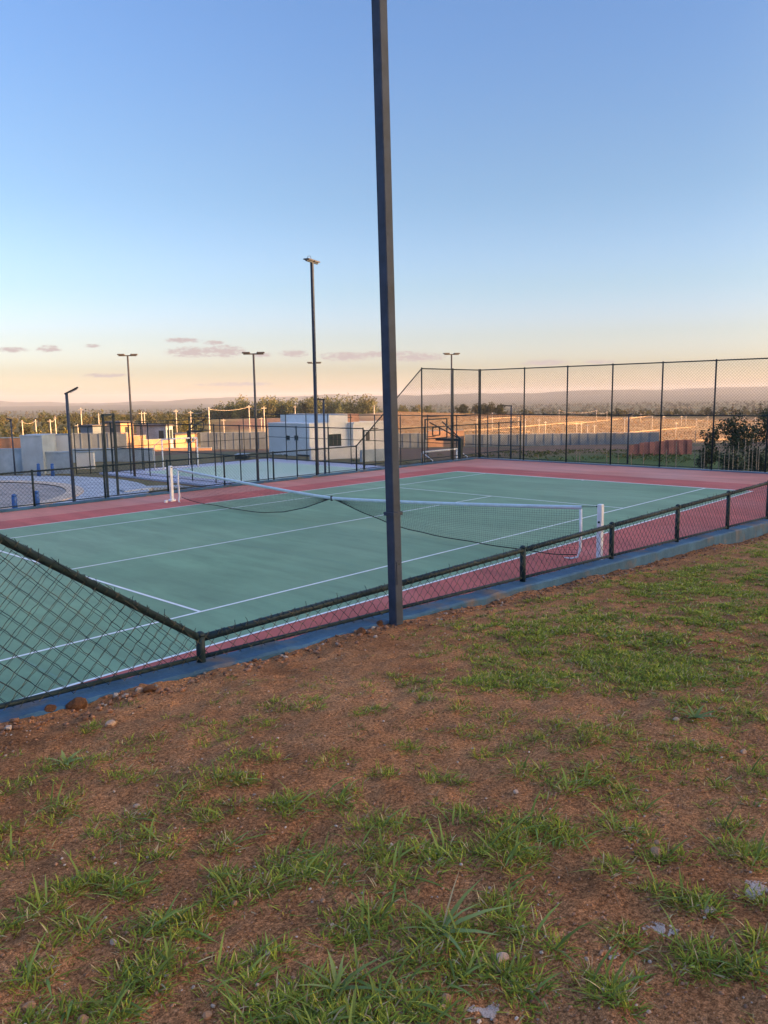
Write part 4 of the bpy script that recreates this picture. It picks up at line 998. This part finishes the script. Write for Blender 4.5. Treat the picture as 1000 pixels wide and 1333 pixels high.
# ------------------------------------------------------------------ foreground grass
def soil_at(px, py):
    v = d_+RR*(px-500)/FPX-UU*(py-666.5)/FPX; z = 1.0
    for _ in range(12):
        P = CAM+v*(z-CAM[2])/v[2]; z = float(soil_z(np.array([P[0]]), np.array([P[1]]))[0])
    return np.array([P[0], P[1], z])
def blades(base, az, ln, wd, a0, bend, col, seed=0, rows=4):
    """curved tapering blades; all arguments are arrays over blades"""
    n = len(ln); t = np.linspace(0, 1, rows)[None, :]
    rgl = np.random.default_rng(seed)
    s = np.sin(a0)[:, None]*t+bend[:, None]*t*t*.9; h = np.cos(a0)[:, None]*t-bend[:, None]*t*t*.55
    tw = az+rgl.normal(size=n)*.25
    cx = base[:, 0:1]+ln[:, None]*s*np.cos(az)[:, None]; cy = base[:, 1:2]+ln[:, None]*s*np.sin(az)[:, None]; cz = base[:, 2:3]+np.maximum(ln[:, None]*h, .002*t)
    w_ = wd[:, None]*.5*np.array([.75, 1.0, .72, .06])[None, :rows]
    px_, py_ = -np.sin(tw)[:, None]*w_, np.cos(tw)[:, None]*w_
    Lp = np.stack([cx-px_, cy-py_, cz], -1); Rp = np.stack([cx+px_, cy+py_, cz+w_*.35], -1)
    V = np.stack([Lp, Rp], 2).reshape(n, rows*2, 3)
    F = []
    for r in range(rows-1): F.append(np.stack([np.full(n, 2*r), np.full(n, 2*r+1), np.full(n, 2*r+3), np.full(n, 2*r+2)], -1))
    F = np.stack(F, 1)+(np.arange(n)*rows*2)[:, None, None]
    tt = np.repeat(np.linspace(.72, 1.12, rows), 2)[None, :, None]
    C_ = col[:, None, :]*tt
    return V.reshape(-1, 3), F.reshape(-1, 4), C_.reshape(-1, 3)
clumps = [(176, 968, 30), (115, 945, 18), (95, 990, 35), (165, 1005, 25), (270, 945, 38), (330, 940, 22), (335, 975, 25), (265, 995, 40), (300, 1010, 25), (20, 1020, 20), (70, 1050, 32), (150, 1075, 35), (200, 1090, 30), (225, 1035, 28), (285, 1050, 30), (370, 1045, 20), (30, 1105, 22), (105, 1145, 22), (5, 1075, 15), (300, 1095, 20), (385, 1110, 35), (60, 1165, 35), (10, 1205, 18), (150, 1145, 28), (165, 1160, 20), (290, 1140, 35), (300, 1165, 25), (340, 1155, 20), (100, 1210, 30), (200, 1205, 40), (240, 1200, 30), (40, 1270, 28), (180, 1255, 30), (170, 1290, 35), (300, 1275, 35), (350, 1240, 20), (330, 1320, 35), (220, 1250, 25), (380, 1310, 30), (90, 1310, 20), (130, 1320, 30), (30, 1330, 20),
          (325, 1010, 15), (380, 1045, 25), (440, 1035, 25), (480, 1065, 30), (520, 1070, 25), (570, 1010, 20), (600, 1060, 22), (405, 1115, 40), (420, 1135, 40), (480, 1105, 25), (520, 1110, 30), (515, 1140, 25), (580, 1100, 30), (580, 1115, 22), (660, 1070, 30), (680, 1105, 35), (640, 1100, 20), (490, 1190, 45), (460, 1205, 35), (560, 1205, 30), (570, 1230, 35), (600, 1215, 30), (430, 1290, 50), (500, 1280, 60), (540, 1300, 50), (460, 1320, 50), (400, 1320, 40), (590, 1265, 30), (650, 1260, 30), (680, 1280, 30), (650, 1165, 22), (665, 1190, 22), (690, 1210, 20),
          (640, 925, 25), (620, 950, 20), (680, 960, 25), (735, 940, 30), (745, 965, 25), (640, 980, 20), (690, 1000, 25), (770, 955, 20), (800, 940, 25), (820, 960, 28), (845, 985, 35), (770, 1000, 30), (760, 1010, 25), (800, 1020, 25), (820, 1045, 22), (730, 1020, 20), (900, 915, 30), (940, 905, 35), (960, 925, 25), (985, 930, 20), (890, 970, 22), (920, 975, 25), (980, 1000, 20), (690, 1065, 35), (660, 1110, 35), (720, 1075, 30), (730, 1085, 25), (800, 1070, 20), (830, 1085, 18), (795, 1130, 18), (870, 1110, 18), (930, 1020, 12), (950, 1070, 18), (960, 1100, 25), (985, 1110, 20), (810, 1215, 20), (900, 1165, 25), (925, 1175, 18), (900, 1240, 28), (940, 1245, 35), (965, 1255, 25), (780, 1280, 28), (800, 1300, 20), (720, 1235, 14), (850, 1160, 12), (990, 1170, 15), (995, 1225, 15),
          (400, 910, 22), (360, 915, 18), (440, 985, 18), (520, 880, 18), (560, 905, 15), (600, 915, 18), (530, 975, 16), (480, 920, 18), (500, 1005, 15), (550, 850, 12), (620, 880, 22), (640, 860, 18), (700, 860, 22), (730, 885, 30), (780, 850, 28), (810, 870, 30), (850, 850, 28), (880, 880, 26), (930, 850, 30), (980, 870, 30), (690, 900, 20), (590, 830, 14), (660, 820, 16), (720, 820, 18), (770, 800, 20), (830, 800, 24), (880, 790, 24), (940, 790, 26), (990, 800, 26), (700, 780, 12), (760, 765, 14), (810, 755, 16), (860, 745, 18), (910, 750, 20), (960, 745, 20), (990, 740, 18), (930, 725, 14), (980, 715, 14), (870, 770, 18)]
BV, BF, BC = [], [], []; off = 0
def add_blades(V, F, C_):
    global off
    BV.append(V); BF.append(F+off); BC.append(C_); off += len(V)
rgb = np.random.default_rng(3)
def tuft(c, rad, n, lm, wm_, tone, seed):
    rg = np.random.default_rng(seed)
    # a patch is a few little rosettes, not one ball
    k = max(1, int(n/16)); ca = rg.uniform(0, 6.28, k); cr_ = rad*np.sqrt(rg.uniform(0, 1, k))
    rx, ry = c[0]+cr_*np.cos(ca), c[1]+cr_*np.sin(ca)
    i = rg.integers(0, k, n)
    sp_ = rg.normal(size=(n, 2))*.018
    bx, by = rx[i]+sp_[:, 0], ry[i]+sp_[:, 1]
    bz = soil_z(bx, by)-.006
    az = np.arctan2(sp_[:, 1], sp_[:, 0])+rg.normal(size=n)*.6
    ln = lm*rg.uniform(.45, 1.25, n)*(.7+.5*rg.uniform(size=k)[i]); wd = wm_*rg.uniform(.7, 1.3, n)
    a0 = np.abs(rg.normal(.82, .36, n)).clip(.05, 1.4); bend = rg.uniform(.05, .75, n)
    g1 = np.array([.255, .290, .034]); g2 = np.array([.38, .395, .055]); g3 = np.array([.165, .215, .038]); st = np.array([.50, .38, .20])
    m_ = rg.uniform(size=(k, 1))[i]; col = g3*(1-m_)+g1*m_; hl = rg.uniform(size=n) < .30; col[hl] = g2
    dead = rg.uniform(size=n) < .10; col[dead] = st
    col = col*rg.uniform(.8, 1.4, (n, 1))*tone
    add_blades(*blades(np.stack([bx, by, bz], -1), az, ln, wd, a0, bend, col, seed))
for i, (px, py, rp) in enumerate(clumps):
    c = soil_at(px, py+rp*.25); D = float((c-CAM) @ d_); rad = rp*D/FPX*1.25
    n = int(np.clip(rp*10, 110, 620)*(1.0 if D < 4 else .9))
    tuft(c, rad, n, .043 if D < 4.5 else .042, .0043 if D < 4.5 else .0058, 1.0, 1000+i)
    # a few bigger arching blades in the nearest clumps
    if D < 3.6:
        rg = np.random.default_rng(i); m_ = int(rp*.16)
        a = rg.uniform(0, 6.28, m_); r0 = rad*rg.uniform(0, .8, m_); bx, by = c[0]+r0*np.cos(a), c[1]+r0*np.sin(a)
        col = np.array([[.20, .26, .06]])*rg.uniform(.7, 1.5, (m_, 1))
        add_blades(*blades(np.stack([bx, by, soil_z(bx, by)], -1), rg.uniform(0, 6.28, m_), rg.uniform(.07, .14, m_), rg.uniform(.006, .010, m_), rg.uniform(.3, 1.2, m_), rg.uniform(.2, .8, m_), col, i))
# small random sprouts and thin cover, denser towards the far right of the bank
cnt = 0
while cnt < 4000:
    x = rgb.uniform(-12.8, 8); y = rgb.uniform(-13.0, -8.9)
    v = np.array([x, y, 1.0])-CAM; D = float(v @ d_)
    if D < 1.0: continue
    dens = float(fbm(np.array([x*.8]), np.array([y*.8]), 91)[0])+.012*(x+8)+.02*(-9.5-y)
    if rgb.uniform() > np.clip((dens-.28)*2.4, .10, 1): continue
    if y > -9.05 and rgb.uniform() < .6: continue
    tuft(np.array([x, y, 0]), rgb.uniform(.03, .17), int(rgb.uniform(10, 46)), rgb.uniform(.022, .042), .0048, rgb.uniform(.75, 1.15), 5000+cnt); cnt += 1
cnt = 0
while cnt < 4300:                                    # lush low cover on the far side of the bank
    az_ = R(rgb.uniform(14, 46)); D = 4.6+12*rgb.uniform()**1.05
    x = CAM[0]+D*math.cos(az_); y = CAM[1]+D*math.sin(az_)
    if y > -8.95: continue
    wgt = np.clip((43-math.degrees(az_))/15, .0, 1)*np.clip((-8.9-y)/.7, .1, 1)
    wgt *= np.clip(float(fbm(np.array([x*2.4]), np.array([y*3.4]), 95)[0])*5.0-2.0, .06, 1)
    if rgb.uniform() > wgt: continue
    far_ = D > 6
    tuft(np.array([x, y, 0]), rgb.uniform(.05, .17), int(rgb.uniform(10, 28)), rgb.uniform(.03, .05), .0085 if far_ else .006, rgb.uniform(.75, 1.15), 9000+cnt); cnt += 1
gm = np_mesh('grass', np.concatenate(BV), np.concatenate(BF), None, np.concatenate(BC))
o_ = link('grass', gm, M['grass']); o_['label'] = 'patchy green grass tufts growing on the bare soil bank'; stuff(o_)

# broad leaved weeds
def weed(px, py, label, specs, seed):
    c = soil_at(px, py); t = thing('grass_weed', tuple(c), label, 'plant', 'broad leaved weeds'); rg = np.random.default_rng(seed)
    for k, (az, ln, wd, a0, bend, col) in enumerate(specs):
        V, F, C_ = blades(np.array([[0, 0, 0.0]]), np.array([az]), np.array([ln]), np.array([wd]), np.array([a0]), np.array([bend]), np.array([col]), seed+k)
        link('leaf', np_mesh('leaf', V, F, None, C_), M['grass'], t, False)
av = math.atan2(RR[1], RR[0])
GL, GB, ST = (.30, .36, .12), (.19, .26, .085), (.50, .40, .22)
weed(575, 1215, 'broad leaved grass weed with long arching pale leaves', [(av+.2, .19, .015, .9, .55, GL), (av+.9, .18, .014, .8, .65, GB), (av-.4, .15, .016, 1.0, .45, GL), (av+2.4, .13, .013, .7, .7, GB), (av+1.2, .20, .006, .9, .3, ST), (av-1.2, .12, .013, .9, .6, GL), (av+3.4, .12, .013, .8, .6, GB), (av+.5, .12, .012, .5, .8, GL)], 1)
weed(440, 1290, 'clump of wide bladed weeds with a pale bleached tip', [(av+1.9, .10, .014, .6, .6, GL), (av+2.6, .12, .013, .9, .6, GB), (av+.6, .12, .013, .8, .7, GB), (av+1.4, .09, .012, .4, .6, GL), (av-.3, .11, .012, .9, .6, GB), (av+3.3, .10, .012, .9, .5, GL)], 2)
weed(85, 995, 'small weed with broad bright leaves near the blue kerb', [(av+k*1.05, .09, .022, .9, .4, GL) for k in range(6)], 3)
weed(905, 935, 'flat leafy weed with bluish leaves among thick grass', [(av+k*.8, .11, .018, 1.0, .3, GB) for k in range(8)], 4)

# ------------------------------------------------------------------ stones, clods, straw, lime
def rock_mesh(seed, sub=2, squash=.7):
    rg = np.random.default_rng(seed)
    t = (1+5**.5)/2
    v = np.array([(-1, t, 0), (1, t, 0), (-1, -t, 0), (1, -t, 0), (0, -1, t), (0, 1, t), (0, -1, -t), (0, 1, -t), (t, 0, -1), (t, 0, 1), (-t, 0, -1), (-t, 0, 1)], float); v /= np.linalg.norm(v[0])
    f = [(0, 11, 5), (0, 5, 1), (0, 1, 7), (0, 7, 10), (0, 10, 11), (1, 5, 9), (5, 11, 4), (11, 10, 2), (10, 7, 6), (7, 1, 8), (3, 9, 4), (3, 4, 2), (3, 2, 6), (3, 6, 8), (3, 8, 9), (4, 9, 5), (2, 4, 11), (6, 2, 10), (8, 6, 7), (9, 8, 1)]
    v = list(map(np.array, v))
    for _ in range(sub-1):
        cache = {}; nf = []
        def mid(a, b):
            k = (min(a, b), max(a, b))
            if k not in cache: m_ = v[a]+v[b]; v.append(m_/np.linalg.norm(m_)); cache[k] = len(v)-1
            return cache[k]
        for a, b, c in f:
            x, y, z = mid(a, b), mid(b, c), mid(c, a); nf += [(a, x, z), (b, y, x), (c, z, y), (x, y, z)]
        f = nf
    v = np.array(v)
    for k in range(7):                                     # chop flat facets
        nrm = rg.normal(size=3); nrm /= np.linalg.norm(nrm); dd = v @ nrm; lim = rg.uniform(.55, .85); ov = np.maximum(dd-lim, 0); v = v-ov[:, None]*nrm
    v *= rg.uniform(.94, 1.05, (len(v), 1)); v *= np.array([rg.uniform(.85, 1.2), rg.uniform(.75, 1.05), squash])
    m = np_mesh('stone', v, None, np.array(f)); m.shade_flat(); return m
for i, (px, py, r, m_, lab) in enumerate([(653, 1246, 11, 'stone_pale', 'largest pinkish angular stone beside the broad leaved weed'), (581, 1298, 7.5, 'stone', 'orange brown stone at the edge of the thick grass clump'), (575, 1309, 6, 'stone_pale', 'small pale stone touching the orange brown stone'), (855, 1108, 9, 'stone', 'brown crumbly stone with a smaller one on it, among sprouts'), (856, 1096, 5, 'stone', 'little brown stone perched on the crumbly one'), (144, 941, 8, 'stone_pale', 'pale pink stone on bare soil near the blue kerb'), (148, 1225, 6, 'stone_pale', 'whitish stone between two grass patches'), (38, 1309, 9, 'stone', 'rounded brown stone by a large clump'), (108, 1327, 10, 'stone', 'ochre stone half hidden in grass'), (672, 1030, 4.5, 'stone_pale', 'small grey stone on the bare patch'), (968, 977, 5, 'stone_pale', 'grey white stone in thin grass'), (625, 1250, 6, 'stone', 'dull brown stone left of the largest pinkish stone'), (305, 1175, 4.5, 'stone', 'small brown stone on bare soil between clumps'), (348, 1240, 5, 'stone_pale', 'buff stone beside scattered blades'), (178, 1048, 4, 'stone_pale', 'small pale flake of stone on dark soil'), (420, 1172, 5, 'stone', 'rusty stone on open bare soil'), (232, 1005, 4, 'stone', 'little rusty stone under the bank'), (880, 935, 4.5, 'stone_pale', 'light pebble between grass tufts'), (764, 1248, 4, 'stone_pale', 'pale pebble next to the powdery white spot'), (270, 1320, 7, 'stone', 'brown stone lying at the foot of leaning blades')]):
    c = soil_at(px, py+r*.5); D = float((c-CAM) @ d_); s = r*D/FPX
    o = link('stone', rock_mesh(i+5, 3 if r > 6 else 2), M[m_]); o.location = (c[0], c[1], c[2]+s*.28); o.scale = (s, s, s); o.rotation_euler = (0, 0, i*1.3)
    tag(o, lab, 'stone')
# pebbles (too many to count)
def pebble_field(name, label, pts, sizes, cols, seed):
    rg = np.random.default_rng(seed); protos = []
    for k in range(6):
        m_ = rock_mesh(200+k, 1); co = np.zeros(len(m_.vertices)*3, np.float32); m_.vertices.foreach_get('co', co); fi = np.zeros(len(m_.polygons)*3, np.int32); m_.loops.foreach_get('vertex_index', fi)
        protos.append((co.reshape(-1, 3), fi.reshape(-1, 3))); bpy.data.meshes.remove(m_)
    Vs, Fs, Cs = [], [], []; o = 0; pts = np.asarray(pts); sizes = np.asarray(sizes); cols = np.asarray(cols)
    for k, (co, fi) in enumerate(protos):
        P = pts[k::6]; S = sizes[k::6]; K = cols[k::6]; m_ = len(P)
        if not m_: continue
        a = rg.uniform(0, 6.28, m_)[:, None]; q = co[None]*S[:, None, None]
        Q = np.stack([q[..., 0]*np.cos(a)-q[..., 1]*np.sin(a), q[..., 0]*np.sin(a)+q[..., 1]*np.cos(a), q[..., 2]], -1)+P[:, None]
        Vs.append(Q.reshape(-1, 3)); Fs.append((fi[None]+(np.arange(m_)*len(co))[:, None, None]).reshape(-1, 3)+o); Cs.append(np.repeat(K, len(co), 0)); o += m_*len(co)
    ob = link(name, np_mesh(name, np.concatenate(Vs), None, np.concatenate(Fs), np.concatenate(Cs)), M['pebble']); ob.data.shade_flat(); ob['label'] = label; return stuff(ob)
n = 26000
az_ = R(13)+R(60)*rgb.uniform(size=n); D_ = 1.0+9.5*rgb.uniform(size=n)**1.5; px_ = CAM[0]+D_*np.cos(az_); py_ = CAM[1]+D_*np.sin(az_); kp = py_ < -8.72; px_, py_ = px_[kp], py_[kp]; n = len(px_)
sz = .0016+.0075*rgb.uniform(size=n)**5
cc = np.array([(.36, .18, .10)])*rgb.uniform(.5, 1.3, (n, 1)); pale = rgb.uniform(size=n) < .16; cc[pale] = np.array([(.52, .40, .32)])*rgb.uniform(.6, 1.2, (pale.sum(), 1))
pebble_field('gravel', 'fine crumbs and pebbles scattered over the soil', np.stack([px_, py_, soil_z(px_, py_)+sz*.3], -1), sz, cc, 1)
n = 4200
px_ = rgb.uniform(-13, 8, n); py_ = -8.68-np.abs(rgb.normal(size=n))*.17
sz = .005+.022*rgb.uniform(size=n)**4
cc = np.array([(.30, .145, .08)])*rgb.uniform(.4, 1.25, (n, 1)); pale = rgb.uniform(size=n) < .08; cc[pale] = np.array([(.40, .32, .27)])*rgb.uniform(.6, 1.2, (pale.sum(), 1))
pebble_field('soil_crumbs', 'crumbled soil clods heaped along the blue kerb', np.stack([px_, py_, soil_z(px_, py_)+sz*.35], -1), sz, cc, 2)
for i, (px, py, r, lab) in enumerate([(100, 915, 13, 'large dark soil clod resting against the blue kerb'), (65, 922, 7, 'brown clod and rubble beside the large dark clod'), (195, 897, 7, 'knobbly clod on the bank top by the kerb'), (182, 898, 5, 'grey lump of rubble on the bank top'), (470, 822, 7, 'pinkish lump of earth by the light pole base'), (495, 812, 6, 'rusty clod next to the light pole base'), (720, 757, 5, 'reddish clod on the bank below the fence post')]):
    c = soil_at(px, py+r*.4); D = float((c-CAM) @ d_); s = r*D/FPX
    o = link('clod', rock_mesh(i+60, 3, .8), M['clod'] if i != 3 else M['stone_pale']); o.location = (c[0], c[1], c[2]+s*.35); o.scale = (s*1.1, s, s); tag(o, lab, 'clod')
# dry straw
n = 1300; x = rgb.uniform(-12.5, 4, n); y = -8.95-rgb.uniform(0, 1, n)*4.0
V, F, C_ = blades(np.stack([x, y, soil_z(x, y)+.006], -1), rgb.uniform(0, 6.28, n), rgb.uniform(.02, .11, n), rgb.uniform(.0012, .0028, n), rgb.uniform(1.2, 1.5, n), rgb.uniform(.0, .15, n), np.array([(.46, .37, .22)])*rgb.uniform(.6, 1.3, (n, 1)), 8)
o_ = link('dry_straw', np_mesh('dry_straw', V, F, None, C_), M['grass']); o_['label'] = 'dry straw stalks lying on the soil'; stuff(o_)
# powdery lime spills
for i, (px, py, rx, ry, lab) in enumerate([(864, 1213, 31, 13, 'long streak of white lime powder on the soil'), (924, 1184, 15, 9, 'small spot of white lime beside grass blades'), (981, 1159, 26, 13, 'white lime spill running under the grass at the bank side'), (797, 1246, 13, 7, 'faint round dusting of white lime near a pale pebble'), (632, 1319, 22, 12, 'whitish chalky spill at the foot of the thick grass clump')]):
    rg = np.random.default_rng(i); c = soil_at(px, py); e1 = soil_at(px+rx, py)-c; e2 = soil_at(px, py-ry)-c
    n = 3600 if rx > 20 else 1300
    a = rg.uniform(0, 6.28, n); r = np.abs(rg.normal(size=n))*.55
    P = c[None]+np.outer(r*np.cos(a), e1)+np.outer(r*np.sin(a), e2); P[:, 2] = soil_z(P[:, 0], P[:, 1])+.0015
    kp = fbm(P[:, 0]*38, P[:, 1]*38, 33, 3)+.30*(1-r) > .56; P = P[kp]
    sz = .0008+.0028*rg.uniform(0, 1, len(P))**2
    b_ = pebble_field('lime_spill', lab, P, sz, np.array([(.52, .41, .35)])*rg.uniform(.6, 1.15, (len(P), 1)), i+9)
    del b_['kind']; tag(b_, lab, 'lime spill', 'lime spills')

# ------------------------------------------------------------------ haze
hb = MB(); hb.box(-8800, 8800, -8800, 8800, -75, 75)
hz = hb.build('haze', None); stuff(hz)
hm = bpy.data.materials.new('haze'); hm.use_nodes = True; hn = hm.node_tree; hn.nodes.remove(hn.nodes['Principled BSDF'])
pv = hn.nodes.new('ShaderNodeVolumePrincipled'); pv.inputs['Density'].default_value = 0.00011; pv.inputs['Color'].default_value = (.60, .70, .88, 1); pv.inputs['Anisotropy'].default_value = 0.0
hn.links.new(pv.outputs[0], hn.nodes['Material Output'].inputs['Volume'])
hz.data.materials.append(hm)
